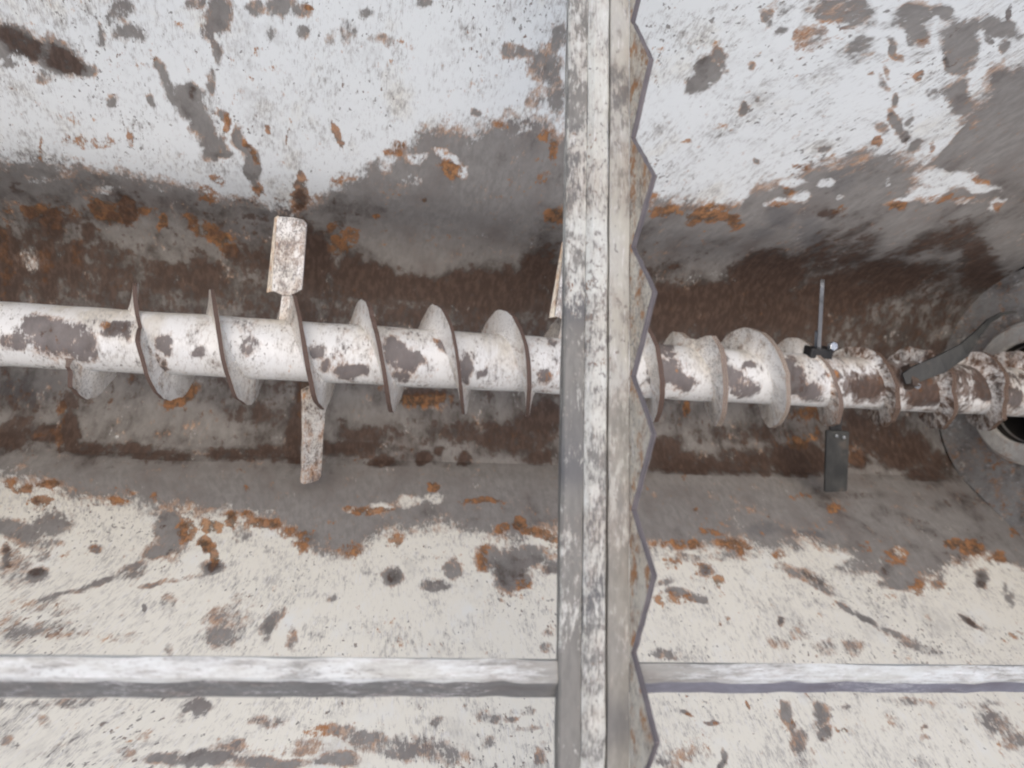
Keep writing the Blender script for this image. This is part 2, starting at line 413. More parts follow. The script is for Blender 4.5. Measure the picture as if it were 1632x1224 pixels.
('R',1.149,1.302,19.95,12.96,0.1185,24.73,0.65),
('R',1.15,1.423,41.49,28.47,-0.2126,30.98,0.5),
('R',1.079,1.264,47.98,29.23,0.4109,48.3,0.6),
('R',1.229,1.412,34.89,25.08,-0.306,53.26,0.4),
('R',1.506,1.3,32.01,25.75,0.1831,38.2,0.7),
('R',1.768,1.082,28.82,24.17,0.3953,16.13,1),
('R',1.678,1.174,34.97,29.16,0.3509,21.57,0.8),
('R',1.775,1.034,33.17,27.4,1.123,38.97,0.7),
('R',0.4755,1.761,208.4,19.71,16.64,57.8,0.95),
('R',0.5717,1.809,93.37,47.76,-6.078,130.4,0.6),
('R',0.6724,1.844,71.89,41.63,-5.509,110.9,0.6),
('R',0.8767,1.813,121.5,83.07,-5.723,125.3,0.5),
('R',0.3715,1.802,48.96,19.5,-7.83,166.9,0.5),
('R',0.32,1.785,172.3,63.07,-7.494,165.3,0.6),
('R',1.332,1.589,36.17,30.16,-1.819,80.88,0.4),
('R',0.5388,1.523,97.67,41.52,-1.76,100.5,0.4),
('R',-1.155,0.7091,38.61,-5.06,2.031,38.84,1),
('R',-0.8881,0.7254,14.58,-9.349,17.62,23.41,1),
('R',-1.193,0.8118,79.46,-17.46,0.4769,10.06,0.7),
('R',-1.22,0.8636,27.02,-6.927,2.715,60.28,0.6),
('R',-0.2102,0.7159,15.25,-0.2835,2.144,44.88,1),
('R',-0.1621,0.7036,21.39,-0.4059,2.986,62.29,1),
('R',-0.941,0.6019,29.38,-1.732,2.712,45.57,0.5),
('R',-0.539,0.6925,34.3,-2.102,0.5219,10.28,0.8),
('R',-0.5605,0.6361,54.85,-3.08,0.9558,17.53,0.8),
('R',-0.523,0.6532,27.26,-1.525,0.9251,17.4,0.7),
('R',0.6858,0.6953,55.52,4.234,1.498,33.21,0.8),
('R',1.141,0.6971,13.75,1.751,1.619,37.43,0.9),
('R',1.084,0.8018,26.38,7.269,1.145,30.42,0.8),
('R',1.282,0.8551,29.48,12.37,1.175,32.83,0.7),
('R',1.153,0.7642,51.88,12.51,1.718,43.24,0.6),
('R',0.6166,0.9629,59.33,21.62,1.594,40.43,0.6),
('B',-1.258,0.7666,9.08,-1.794,1.313,26.3,0.5),
('B',-1.29,0.8877,22.1,-6.45,1.052,23.63,0.5),
('B',-1.278,0.8158,26.96,-6.404,0.8039,16.96,0.3),
('B',-1.212,0.8633,21.58,-5.486,1.551,34.44,0.7),
('B',-1.159,0.8608,40.01,-9.585,0.7208,16,0.75),
('B',-1.115,0.9127,16.13,-4.09,1.93,45.1,0.6),
('B',-0.9036,0.9416,10.42,-2.193,1.468,29.87,0.6),
('B',-1.019,0.9198,10.56,-2.571,1.599,38.51,0.5),
('B',-0.678,0.9172,7.396,-0.8822,1.38,34.29,0.6),
('B',-0.3081,0.9361,30.91,0.4185,1.582,34.04,1),
('B',-0.1985,0.922,45.19,2.46,1.442,30.37,0.9),
('B',-0.1448,0.8842,66.38,2.779,2.12,53.48,0.7),
('B',-0.07127,0.9171,52.91,4.298,1.223,32.4,0.7),
('B',0.0711,0.83,8.38,0.6767,0.6937,17.03,0.6),
('B',0.1766,0.7604,14.34,0.9096,0.8361,19.4,0.8),
('B',-0.04599,0.8128,8.524,0.3596,0.9603,22.89,0.5),
('B',-0.3309,0.8248,9,-0.195,1.399,33.35,0.4),
('B',0.1634,0.8959,16.78,2.341,1.271,34.13,0.6),
('B',-0.5366,0.7315,27.57,-1.77,0.4008,8.391,0.8),
('B',-0.5635,0.8562,47.45,-3.733,0.3876,9.08,0.7),
('B',-0.2109,0.6879,12.92,-0.3896,4.124,84.22,0.9),
('B',-0.7017,0.779,14.32,-1.412,1.267,27.67,0.5),
('B',-0.4022,0.883,6.941,-0.2297,1.487,36.39,0.5),
('B',0.6588,0.9025,6.594,1.972,0.7096,19.45,0.6),
('B',0.859,0.8953,7.431,2.634,0.5611,16.08,0.6),
('B',1.072,0.875,7.141,2.818,0.5187,14.97,0.8),
('B',0.9153,0.7737,6.155,1.22,1.097,27.61,0.4),
('B',0.587,0.8442,15.39,3.274,0.8051,21.3,0.6),
('B',1.351,0.7565,6.691,1.781,0.5552,14.27,0.6),
('B',1.294,0.8547,25.74,10.88,0.8807,24.61,0.8),
('B',1.48,0.8233,9.938,4.088,0.5517,15.51,0.8),
('B',1.617,0.8562,9.775,4.986,0.9532,27.5,0.6),
('B',1.527,0.927,10.06,7.046,0.8351,21.19,0.5),
('B',1.172,1.036,7.327,4.333,1.235,40.79,0.5),
('B',1.029,1.01,22.39,11.88,1.347,40.5,0.5),
('B',1.058,1.099,14.46,11.97,-14.91,23.52,0.5),
('B',1.302,1.152,7.033,6.699,-14.65,22.6,0.5),
('B',1.556,1.056,10.36,7.743,0.5506,20.12,0.5),
('B',1.491,1.233,13.88,14.88,-10.54,16.11,0.4),
('B',1.497,1.339,12.57,14.19,-12.94,20.24,0.8),
('B',1.364,1.313,14.51,15.28,-17.45,27.65,0.5),
('B',1.84,0.916,12.79,9.911,0.3238,10.25,0.5),
('B',-0.7042,1.357,51.65,-8.293,-0.03922,55.75,0.8),
('B',-0.2946,1.378,56.75,16.41,-16.38,32.41,0.7),
('B',-1.077,1.357,46.4,-26.35,38.64,57.75,0.9),
('B',-1.15,1.322,65.86,-23.3,0.0834,23.32,0.8),
('B',-1.142,1.125,51.05,-16.46,1.324,47.38,0.9),
('B',-1.135,1.094,50.23,-15.85,1.646,51.83,0.5),
('B',-0.806,1.307,44.68,-13.21,14.75,65.62,0.8),
('B',-0.7332,1.283,100.4,-16.86,0.4184,52.27,0.7),
('B',0.005043,1.351,23.29,6.69,-3.58,14.63,0.5),
('B',0.06916,1.314,24.86,4.496,0.1501,36.96,0.4),
('B',-0.56,1.53,101.6,17.71,-15.12,31.9,0.45),
('B',0.5356,1.358,51.81,35.31,-27.02,48.22,0.8),
('B',0.4344,1.439,32.23,11.62,-0.8585,94.67,0.5),
('B',0.9133,1.535,23.52,31.16,-68.33,35.89,0.6),
('B',1.378,1.393,36.94,40.65,-12.57,20.24,0.9),
('B',1.226,1.545,17.88,24.28,-69.55,48.67,0.7),
('B',1.096,1.351,37.82,24.23,0,31.74,0.7),
('B',1.167,1.284,33.92,22.13,0.4221,64.81,0.7),
('B',0.6765,1.535,76.28,62.34,-40.87,74.59,0.6),
('B',0.3587,1.89,119.4,49.12,-2.062,36.73,0.7),
('B',0.8485,1.386,17.75,17.42,-41.16,41.79,0.5),
('B',0.03718,1.2,47.91,7.616,0.8241,50.66,0.7),
('B',-0.5659,1.21,40.93,-3.798,0.8813,54.17,0.4),
('B',-0.9678,1.125,68.79,-17.34,1.638,59.87,0.6),
('C',-0.2105,-0.0054,6.68,-0.8338,0.5301,4.047,0.9),
('C',-0.2963,0.1537,8.16,-0.6987,1.087,7.274,0.8),
('C',-0.06634,0.04425,9.533,-1.83,1.282,5.052,0.7),
('C',-0.2,0.2205,6.077,-0.7189,1.345,11.25,0.7),
('C',-0.9817,0.2429,7.019,1.048,1.809,15.42,0.5),
('C',-0.8751,0.2947,10.13,0.9012,2.101,20.24,0.4),
('C',-1.205,0.1078,8.788,2.732,2.299,12.62,0.3),
('C',0.6707,0.1332,8.734,-6.477,8.95,7.927,0.6),
('C',0.5241,0.03941,8.521,-4.017,2.239,8.744,0.5),
('C',1.154,-0.09927,8.591,-9.057,6.959,8.658,0.35),
('C',0.7951,0.02242,7.885,-5.409,6.828,5.286,0.35),
('C',1.037,-0.2372,8.42,-5.874,3.012,22.42,0.4),
('C',-0.8152,1.071,3.228,-0.6013,0.5068,15.24,0.8),
('C',-0.4949,1.112,5.135,-0.3111,0.3031,11.08,0.8),
('C',-0.1179,1.02,3.44,0.3019,0.5909,16.28,0.7),
('C',-0.8637,0.7865,4.918,-0.6623,0.9027,19.19,0.4),
('C',-0.3322,0.7724,13.36,-0.3897,1.09,24.35,0.5),
('C',0.7084,1.05,3.41,1.408,0.306,10.1,0.4),
('C',0.5923,1.138,6.289,2.393,0.3335,15.36,0.6),
('C',0.8662,1.16,5.349,2.654,0.3153,16.63,0.5),
('C',0.8802,1.213,8.152,4.183,0.3694,27.1,0.6),
('C',1.201,-0.4072,8.582,-7.161,1.759,12.43,0.5),
('C',-1.254,0.7855,21.29,-4.565,0.8458,17.2,0.5),
('C',-0.4085,0.7253,17.93,-0.8172,1.203,25.17,0.4),
('D',0.7319,-0.09385,23.22,-19.98,11.31,15.19,0.7),
('D',0.8623,-0.03741,22.29,-19.99,6.294,8.149,0.6),
('D',0.7211,-0.01967,22.78,-18.86,15.63,20.66,0.5),
('D',-0.7036,0.2092,15.15,0.9587,2.65,21.47,0.45),
('D',-0.6335,0.1352,20.52,1.151,4.257,25.91,0.5),
('D',0.9215,1.213,16.19,8.588,0.5717,41.95,0.8),
('D',0.7886,1.194,16.5,7.768,0.4941,31.4,0.6),
('D',0.8392,-0.2432,19.77,-19.27,13.29,18.15,0.45),
('D',-0.7086,-0.07746,49.31,3.845,3.011,21.76,0.3),
('D',-0.7851,-0.1617,37.9,-12.2,10.32,13.52,0.15),
('D',-1.28,0.7304,10.57,-1.779,1.166,22.56,0.6),
('D',-0.7662,0.7425,28.82,-2.917,1.246,25.57,0.3)
]
SHAFT_MARKS = [
('W',-1.065,0.1441,14.8,2.277,-1.993,21.25,1),
('W',-1.113,0.1112,32.57,-4.22,2.954,42.19,0.9),
('W',-0.9427,0.1115,21.53,-5.733,9.873,35.51,1),
('W',-1.161,0.1429,26.4,0.7041,2.217,35.17,0.6),
('W',-0.8401,0.1301,61.14,-2.68,2.121,34.21,1),
('W',-0.866,0.2112,51.64,9.403,2.264,20.72,0.9),
('W',-0.7667,0.1553,44.97,0.6018,3.268,53.6,0.8),
('W',-0.6519,0.1334,58.5,-2.487,2.517,41.83,0.6),
('W',-0.4998,0.1318,48.42,-2.362,2.788,46.99,1),
('W',-0.4154,0.1849,25.34,-1.048,3.342,47.75,0.9),
('W',-0.476,0.1701,67.11,-2.012,2.94,46.82,0.6),
('W',-0.3152,0.1208,30.04,-19.06,12.01,17.91,1),
('W',-0.2796,0.1501,32.22,-2.264,2.963,51.62,1),
('W',-0.2926,0.1825,40.12,-3.375,2.718,40.13,0.8),
('W',-0.1955,0.1052,63.19,-0.6738,2.764,42.55,0.8),
('W',-0.1339,0.1581,60.8,-16.72,5.767,23.29,1),
('W',-0.08813,0.1641,61.69,-7.663,4.132,70.44,0.9),
('W',0.09515,0.06087,58.59,10.53,4.001,35.63,0.8),
('W',0.07333,0.1636,59.6,-9.672,2.651,46,0.7),
('W',0.04108,0.1967,59.47,-13.14,3.671,46.85,0.6),
('W',0.4024,0.1369,18.56,-2.094,1.127,21.1,1),
('W',0.46,0.1599,22.9,-5.484,1.632,29.83,1),
('W',0.4085,0.04475,38.92,13.89,4.164,24.86,0.9),
('W',0.4209,0.08155,55.17,12.14,4.417,58.03,0.8),
('W',0.594,0.1353,22.29,1.869,-3.15,29.17,1),
('W',0.6395,0.1729,22.04,-7.81,1.957,33.92,1),
('W',0.6509,0.106,66.19,8.385,5.36,91.4,1),
('W',0.5717,0.08125,44.56,11.7,2.887,38.48,0.7),
('W',0.7837,0.134,18.41,-2.136,1.134,21.96,1),
('W',0.842,0.1738,19.53,-8.26,1.632,28.61,1),
('W',0.7692,0.08886,42.91,11.38,2.348,35.01,0.8),
('W',0.9108,0.1186,41.96,2.077,3.731,70.06,0.9),
('W',1.022,0.1396,18.93,-3.371,1.26,25.1,1),
('W',1.094,0.1087,24.22,3.265,1.239,22.52,0.9),
('W',1.22,0.148,15.78,-4.579,1.183,23.89,1),
('W',1.284,0.0756,29,14.78,1.57,21.08,0.8),
('W',1.41,0.1295,22.84,-2.179,1.017,20.76,1),
('W',1.507,0.0207,14.63,2.081,-3.256,-1001,1),
('W',1.499,0.1438,22.47,-6.132,1.252,26.03,0.9),
('W',1.185,0.01892,23.31,90.65,1.544,-710.5,0.8),
('B',-0.9427,0.1115,24.4,-6.516,11.08,39.9,0.8),
('B',-1.085,0.1496,19.33,3.392,-2.478,25.72,0.35),
('B',-0.8615,0.1778,60.98,5.969,2.685,39.15,0.5),
('B',1.022,0.1396,12.29,-2.363,0.92,18.32,0.8),
('B',1.217,0.1298,9.46,-0.9663,0.9129,18.3,0.8),
('B',0.7948,0.1457,21.43,-4.523,1.185,23.07,0.45),
('B',1.135,0.06009,11.82,6.569,1.221,12.19,0.8),
('B',1.396,0.09133,7.562,2.533,0.756,12.32,0.6),
('R',-0.9708,0.101,53.84,-8.101,5.787,78,0.7),
('R',0.9108,0.1186,50.36,2.661,4.97,93.34,0.9),
('R',1.051,0.1291,16.3,-1.274,1.182,23.29,0.45),
('R',1.196,0.1218,11.88,0.01604,1.173,22.94,0.45),
('R',0.07666,0.1634,49.63,-8.015,3.188,55.39,0.4),
('R',-0.2033,0.08768,105.1,2.056,4.974,65.05,0.7)
]
EDGE_TOP = [(-1.6225, -0.0161), (-1.3713, -0.0255), (-1.2488, -0.0027), (-1.1656, -0.0142), (-1.0702, -0.0161), (-0.9782, 0.0082), (-0.8969, 0.0302), (-0.8228, 0.0267), (-0.7782, 0.0802), (-0.6926, 0.076), (-0.6468, 0.0932), (-0.5671, 0.1033), (-0.5007, 0.0153), (-0.4321, -0.0704), (-0.3815, -0.1343), (-0.3236, -0.1728), (-0.2692, -0.2321), (-0.2341, -0.2515), (-0.2026, -0.2416), (-0.1684, -0.2172), (-0.1318, -0.2734), (-0.0974, -0.2925), (-0.0217, -0.2964), (0.0272, -0.2873), (0.0824, -0.2583), (0.1982, -0.1456), (0.3025, -0.0949), (0.3948, -0.0892), (0.5014, -0.0987), (0.6023, -0.1233), (0.6166, -0.1894), (0.6742, -0.2208), (0.7353, -0.2607), (0.7948, -0.2855), (0.8274, -0.3226), (0.8796, -0.342), (0.9467, -0.3393), (1.0372, -0.319), (1.0591, -0.3672), (1.0628, -0.4364), (1.0647, -0.4926), (1.076, -0.5564), (1.1041, -0.6115), (1.1713, -0.6706), (1.2712, -0.7483)]
EDGE_LOW = [(-1.7033, 0.9809), (-1.4202, 1.0057), (-1.2747, 1.0172), (-1.1953, 1.0393), (-1.1304, 1.0619), (-1.0603, 1.1037), (-0.9534, 1.1246), (-0.8726, 1.1581), (-0.8154, 1.1497), (-0.7535, 1.1625), (-0.6487, 1.1529), (-0.5829, 1.192), (-0.5002, 1.2726), (-0.4233, 1.3027), (-0.3778, 1.2937), (-0.3312, 1.23), (-0.2498, 1.2003), (-0.1667, 1.1941), (-0.0912, 1.1977), (-0.0188, 1.2305), (0.0862, 1.2194), (0.1598, 1.2035), (0.2747, 1.2463), (0.3777, 1.2647), (0.4479, 1.2738), (0.5409, 1.2731), (0.6657, 1.2471), (0.7644, 1.2862), (0.9047, 1.2445), (0.9928, 1.2695), (1.0555, 1.3514), (1.1311, 1.3756), (1.2594, 1.3686), (1.3565, 1.3084), (1.4716, 1.2869), (1.5568, 1.3514), (1.8778, 1.4153)]

# ------------------------------------------------------------------ node helpers
def new_mat(name):
    m = bpy.data.materials.new(name); m.use_nodes = True
    nt = m.node_tree; nt.nodes.clear()
    return m, nt

class G:
    """tiny wrapper for building node graphs"""
    def __init__(s, nt): s.nt = nt
    def put(s, sock, v):
        if isinstance(v, bpy.types.NodeSocket): s.nt.links.new(v, sock)
        elif isinstance(v, tuple) and len(v) == 3 and sock.type == 'RGBA': sock.default_value = (*v, 1)
        else: sock.default_value = v
    def math(s, op, a, b=0.0, clamp=False):
        n = s.nt.nodes.new('ShaderNodeMath'); n.operation = op; n.use_clamp = clamp
        s.put(n.inputs[0], a); s.put(n.inputs[1], b); return n.outputs[0]
    def add(s, *a):
        r = a[0]
        for b in a[1:]: r = s.math('ADD', r, b)
        return r
    def mul(s, a, b): return s.math('MULTIPLY', a, b)
    def step(s, v, lo, hi):
        n = s.nt.nodes.new('ShaderNodeMapRange'); n.interpolation_type = 'SMOOTHSTEP'
        s.put(n.inputs[0], v); s.put(n.inputs[1], lo); s.put(n.inputs[2], hi); n.inputs[3].default_value = 0; n.inputs[4].default_value = 1
        return n.outputs[0]
    def mix(s, f, a, b):
        n = s.nt.nodes.new('ShaderNodeMix'); n.data_type = 'RGBA'
        s.put(n.inputs[0], f); s.put(n.inputs[6], a); s.put(n.inputs[7], b); return n.outputs[2]
    def attr(s, name, vec=False):
        n = s.nt.nodes.new('ShaderNodeAttribute'); n.attribute_name = name
        return n.outputs['Vector'] if vec else n.outputs['Fac']
    def scale(s, v, sx, sy, sz=1, off=(0, 0, 0)):
        n = s.nt.nodes.new('ShaderNodeMapping'); s.put(n.inputs[0], v)
        n.inputs[1].default_value = off; n.inputs[3].default_value = (sx, sy, sz); return n.outputs[0]
    def noise(s, v, scale, detail=4, rough=.55, dist=0):
        n = s.nt.nodes.new('ShaderNodeTexNoise'); s.put(n.inputs['Vector'], v)
        n.inputs['Scale'].default_value = scale; n.inputs['Detail'].default_value = detail
        n.inputs['Roughness'].default_value = rough; n.inputs['Distortion'].default_value = dist
        return s.math('MULTIPLY', s.math('SUBTRACT', n.outputs['Fac'], .5), 2.0)

def worn_paint(name, bias=-1.0, white=(.78, .805, .785), cream=(.79, .765, .665), steel=(.225, .213, .196),
               brown=(.044, .034, .028), stretch=2.6, amp=1.0, scale=1.0, speck=1.0, brown_bias=0.0,
               rust_bias=0.0, halo=1.0, gloss=.46, smear=1.0):
    """old white paint over steel: chipped patches, rust creeping from the chips, fine streaks along s"""
    m, nt = new_mat(name); g = G(nt)
    sv = g.attr('sc', True); fl = g.attr('flow', True)
    W, B, Rr, C, D = g.attr('wear'), g.attr('brown'), g.attr('rust'), g.attr('clean'), g.attr('dark')
    big = g.noise(sv, 3.1 * scale, 4)
    mid = g.noise(g.scale(fl, 1.0, .75), 15 * scale, 5, .66)
    fine = g.noise(g.scale(fl, stretch, 1), 42 * scale, 4, .7)
    hair = g.noise(g.scale(fl, stretch * 3.2, 1, off=(3, 1, 0)), 55 * scale, 2.5, .7)
    w = g.add(W, bias, g.mul(big, .5 * amp), g.mul(mid, 1.9 * amp), g.mul(fine, 1.6 * amp), g.mul(hair, .7 * amp))
    bare = g.step(w, -.30, .36)
    # ---- paint
    tone = g.noise(g.scale(fl, 1.5, 1, off=(9, 4, 0)), 5.5, 4, .6)
    cr = g.attr('cream')
    paint = g.mix(g.step(g.add(tone, g.mul(cr, .5), g.mul(mid, .3)), -.25, .40), white, cream)
    dirt = g.step(g.add(g.mul(hair, .75), g.mul(fine, .9), g.mul(mid, .7), g.mul(tone, .5), g.mul(W, .06)), -.10 / smear, .50 / smear)
    paint = g.mix(g.mul(dirt, .55), paint, (.36, .34, .315))
    thin = g.mul(g.step(w, -.95, -.05), .42)
    wash = g.mul(g.step(g.add(g.noise(g.scale(fl, 1.3, 1, off=(2, 9, 0)), 6.5, 4, .66), g.mul(fine, .35), g.mul(big, .3)), .05, .50), .38)
    paint = g.mix(g.math('MAXIMUM', thin, wash), paint, (.36, .345, .32))
    pale = g.step(g.noise(g.scale(fl, stretch * 2.4, .8, off=(1, 7, 0)), 30, 3, .7), .08, .42)
    paint = g.mix(g.mul(pale, .45), paint, (.80, .80, .80))
    # small chips and pin-prick rust specks
    sp = g.noise(g.scale(fl, 1.7, 1, off=(5, 2, 0)), 62 * scale, 3, .55)
    dens = g.noise(g.scale(sv, 1, 1, off=(2, 8, 0)), 4.5, 3)
    chip = g.step(g.add(sp, g.mul(dens, .45), g.mul(W, .06)), .30 - .05 * speck, .40 - .05 * speck)
    pick = g.noise(g.scale(sv, 1, 1, off=(7, 7, 0)), 23, 4, .6)
    fk = g.noise(g.scale(fl, 1.9, 1, off=(11, 5, 0)), 27 * scale, 4, .68)
    chip = g.math('MAXIMUM', chip, g.step(g.add(fk, g.mul(dens, .25), g.mul(W, .08)), .33 - .05 * speck, .42 - .05 * speck))
    paint = g.mix(g.mul(chip, .85), paint, g.mix(g.step(pick, .03, .32), (.20, .185, .17), (.17, .085, .045)))
    # ---- bare steel
    st = g.noise(g.scale(fl, stretch, 1, off=(4, 4, 0)), 26, 4, .65)
    metal = g.mix(g.step(st, -.3, .3), steel, tuple(c * 1.32 for c in steel))
    metal = g.mix(g.step(g.add(tone, g.mul(st, .4)), -.1, .6), metal, tuple(c * a for c, a in zip(steel, (.80, .74, .73))))
    bm = g.noise(g.scale(fl, 1.6, 1, off=(6, 1, 0)), 9, 5, .68)
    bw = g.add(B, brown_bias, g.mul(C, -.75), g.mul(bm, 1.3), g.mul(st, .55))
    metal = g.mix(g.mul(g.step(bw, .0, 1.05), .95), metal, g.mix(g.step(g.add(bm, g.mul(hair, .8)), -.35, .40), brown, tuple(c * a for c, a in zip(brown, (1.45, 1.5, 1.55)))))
    metal = g.mix(g.mul(D, .6), metal, (.075, .078, .088))
    # ---- rust
    rn = g.noise(g.scale(fl, 1.5, 1, off=(8, 3, 0)), 30, 4, .68)
    rust = g.mix(g.step(rn, -.22, .25), (.085, .048, .022), (.36, .155, .052))
    rust = g.mix(g.step(g.add(rn, g.mul(tone, .8)), .1, .7), rust, (.50, .25, .095))
    edge = g.mul(g.step(w, -.95, -.1), g.math('SUBTRACT', 1.0, g.step(w, .0, .7)))
    en = g.noise(g.scale(sv, 1, 1, off=(3, 3, 0)), 8, 5, .64)
    edge = g.mul(edge, g.step(W, -1.0, -.55)) if bias > -.01 else edge
    hl = g.mul(g.mul(edge, g.step(g.add(en, g.mul(rn, .8), g.mul(Rr, .7)), -.16, .36)), .80 * halo)
    col = g.mix(bare, paint, metal)
    col = g.mix(hl, col, g.mix(g.step(rn, -.1, .2), (.30, .165, .095), (.50, .33, .22)))
    rm = g.step(g.add(g.mul(Rr, 1.22), rust_bias, g.mul(rn, 1.5), g.mul(en, .9), g.mul(hair, .5)), .42, .85)
    col = g.mix(g.mul(rm, .86), col, rust)
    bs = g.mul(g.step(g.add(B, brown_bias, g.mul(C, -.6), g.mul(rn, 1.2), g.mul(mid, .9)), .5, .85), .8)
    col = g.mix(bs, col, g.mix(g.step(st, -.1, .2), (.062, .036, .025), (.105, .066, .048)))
    p = nt.nodes.new('ShaderNodeBsdfPrincipled'); o = nt.nodes.new('ShaderNodeOutputMaterial')
    g.put(p.inputs['Base Color'], col)
    rough = g.add(g.mul(bare, .12), g.mul(rm, .3), g.mul(mid, .2), gloss)
    g.put(p.inputs['Roughness'], g.math('MINIMUM', rough, .95))
    h = g.add(g.mul(bare, -.6), g.mul(rm, .35), g.mul(st, .25), g.mul(chip, -.25), g.mul(mid, .35))
    b = nt.nodes.new('ShaderNodeBump'); b.inputs['Strength'].default_value = .45; b.inputs['Distance'].default_value = .0016
    g.put(b.inputs['Height'], h); g.put(p.inputs['Normal'], b.outputs[0])
    nt.links.new(p.outputs[0], o.inputs[0])
    return m

def plain(name, a, b, scale=30, rough=.6, metal=0.0, stretch=2.0, c=None, bump=.3):
    m, nt = new_mat(name); g = G(nt)
    fl = g.attr('flow', True)
    n1 = g.noise(g.scale(fl, stretch, 1), scale, 4, .65); n2 = g.noise(fl, scale * .22, 4)
    col = g.mix(g.step(g.add(n1, n2), -.5, .5), a, b)
    if c: col = g.mix(g.mul(g.step(g.add(g.noise(g.scale(fl, 1, 1, off=(4, 2, 0)), scale * .6, 4, .68), n2), .15, .55), .8), col, c)
    p = nt.nodes.new('ShaderNodeBsdfPrincipled'); o = nt.nodes.new('ShaderNodeOutputMaterial')
    g.put(p.inputs['Base Color'], col); g.put(p.inputs['Metallic'], metal)
    g.put(p.inputs['Roughness'], g.add(rough, g.mul(n1, .3)))
    bp = nt.nodes.new('ShaderNodeBump'); bp.inputs['Strength'].default_value = bump; bp.inputs['Distance'].default_value = .001
    g.put(bp.inputs['Height'], n1); g.put(p.inputs['Normal'], bp.outputs[0])
    nt.links.new(p.outputs[0], o.inputs[0])
    return m

M_SHEET = worn_paint('worn_white_sheet_steel', bias=0.0)
M_END = worn_paint('bare_end_plate', bias=.50, brown_bias=.14, rust_bias=.16, steel=(.31, .305, .285), scale=1.2)
M_RING = worn_paint('grey_bearing_flange', bias=.5, brown_bias=-.1, rust_bias=-.1, steel=(.52, .515, .47), scale=1.6)
M_SHAFT = worn_paint('chipped_white_shaft', bias=0.0, white=(.67, .675, .66), cream=(.56, .525, .45), steel=(.14, .125, .12), scale=1.25, stretch=2.2, speck=.7, amp=1.05, smear=.9, halo=.45, rust_bias=-.1)
M_FLIGHT = worn_paint('chipped_flight_paint', bias=-.72, white=(.80, .79, .75), cream=(.72, .67, .58), steel=(.20, .18, .165), scale=2.4, stretch=2.0, speck=.9, amp=.95, rust_bias=-.02, halo=.7)
M_RIM = plain('dark_rusty_rim', (.060, .040, .033), (.13, .090, .075), 45, .75, 0, 1.4, (.27, .115, .038))
M_EDGE = worn_paint('rusty_flight_edge', bias=.10, white=(.52, .49, .42), cream=(.46, .42, .34), steel=(.15, .115, .10), scale=1.6, stretch=1.2, speck=2, amp=1.1, rust_bias=.16, brown_bias=.25, halo=1.0)
M_PADDLE = worn_paint('chipped_paddle_paint', bias=-.30, white=(.74, .735, .71), cream=(.62, .58, .50), steel=(.24, .225, .21), scale=3.0, stretch=2.6, speck=2, amp=1.1, rust_bias=-.12, halo=.4)
M_BAR = worn_paint('streaked_bar_paint', bias=.05, white=(.55, .56, .51), cream=(.48, .46, .39), steel=(.165, .160, .145), scale=1.3, stretch=3.6, speck=1.6, amp=1.1, brown_bias=-.5, rust_bias=-.35, halo=.12)
M_WEB = worn_paint('white_bar_paint', bias=-.50, white=(.57, .58, .53), cream=(.51, .495, .42), steel=(.15, .148, .138), scale=1.5, stretch=4.5, speck=2.0, amp=.85, brown_bias=-.4, rust_bias=-.35, halo=.15)
M_PLATE = worn_paint('grey_plate_paint', bias=.0, white=(.46, .455, .405), cream=(.38, .36, .295), steel=(.215, .205, .18), scale=.9, stretch=3.0, speck=.6, amp=.7, brown_bias=-.5, rust_bias=-.30, halo=.1, smear=.6)
M_TOOTH = worn_paint('rusty_tooth_paint', bias=-.55, white=(.68, .63, .52), cream=(.62, .53, .39), steel=(.21, .17, .13), scale=2.6, stretch=2.0, speck=1.5, amp=1.0, rust_bias=.34, halo=1.2, brown_bias=-.2)
M_CUT = plain('dark_cut_steel_edge', (.100, .088, .090), (.215, .19, .19), 50, .50, .25, 1.2, (.25, .19, .17))
M_RAIL_TOP = worn_paint('white_rail_paint', bias=0.0, white=(.61, .63, .61), cream=(.50, .50, .45), steel=(.28, .275, .25), scale=1.5, stretch=.6, speck=1.2, amp=.85, brown_bias=-.5, rust_bias=-.4, halo=.1, smear=.5)
M_RAIL_SIDE = worn_paint('shade_grey_rail_side', bias=.95, white=(.56, .56, .58), cream=(.46, .44, .42), steel=(.165, .163, .155), scale=1.7, stretch=1.6, speck=1, amp=.8, brown_bias=-.15, rust_bias=-.25, halo=.2)  # worn side face, with its shade put into the grey
M_RAIL_BLUE = worn_paint('shade_blue_rail_side', bias=1.0, white=(.50, .51, .58), cream=(.40, .39, .43), steel=(.20, .198, .225), scale=1.7, stretch=2.2, speck=1, amp=.7, brown_bias=-.2, rust_bias=-.4, halo=0)  # same side face right of the bar, shade painted in as blue-grey
M_SLATE = plain('dark_paddle_steel', (.030, .031, .030), (.062, .063, .058), 26, .6, .1, 2.0, (.10, .082, .066))
M_PADDLE_RUSTY = worn_paint('rusty_paddle_paint', bias=-.22, white=(.60, .585, .54), cream=(.52, .47, .38), steel=(.15, .125, .11), scale=2.6, stretch=2.4, speck=2, amp=1.1, rust_bias=.10, brown_bias=.2)
M_ROD = plain('pale_worn_steel', (.15, .155, .16), (.26, .265, .27), 22, .45, .3, 1.5, (.06, .06, .055))
M_RUBBER = plain('black_clamp', (.012, .012, .013), (.03, .03, .03), 40, .6)
M_BOLT = plain('bright_bolt_steel', (.45, .48, .50), (.60, .63, .65), 60, .28, .85, 1.0)
M_HOLE = plain('dark_bore_lining', (.018, .016, .014), (.04, .035, .03), 20, .7)  # very dark lining for the inside of the bore
M_STRAP = plain('brown_rusty_strap', (.05, .034, .026), (.11, .078, .058), 40, .8, 0, 1.5, (.20, .11, .05))

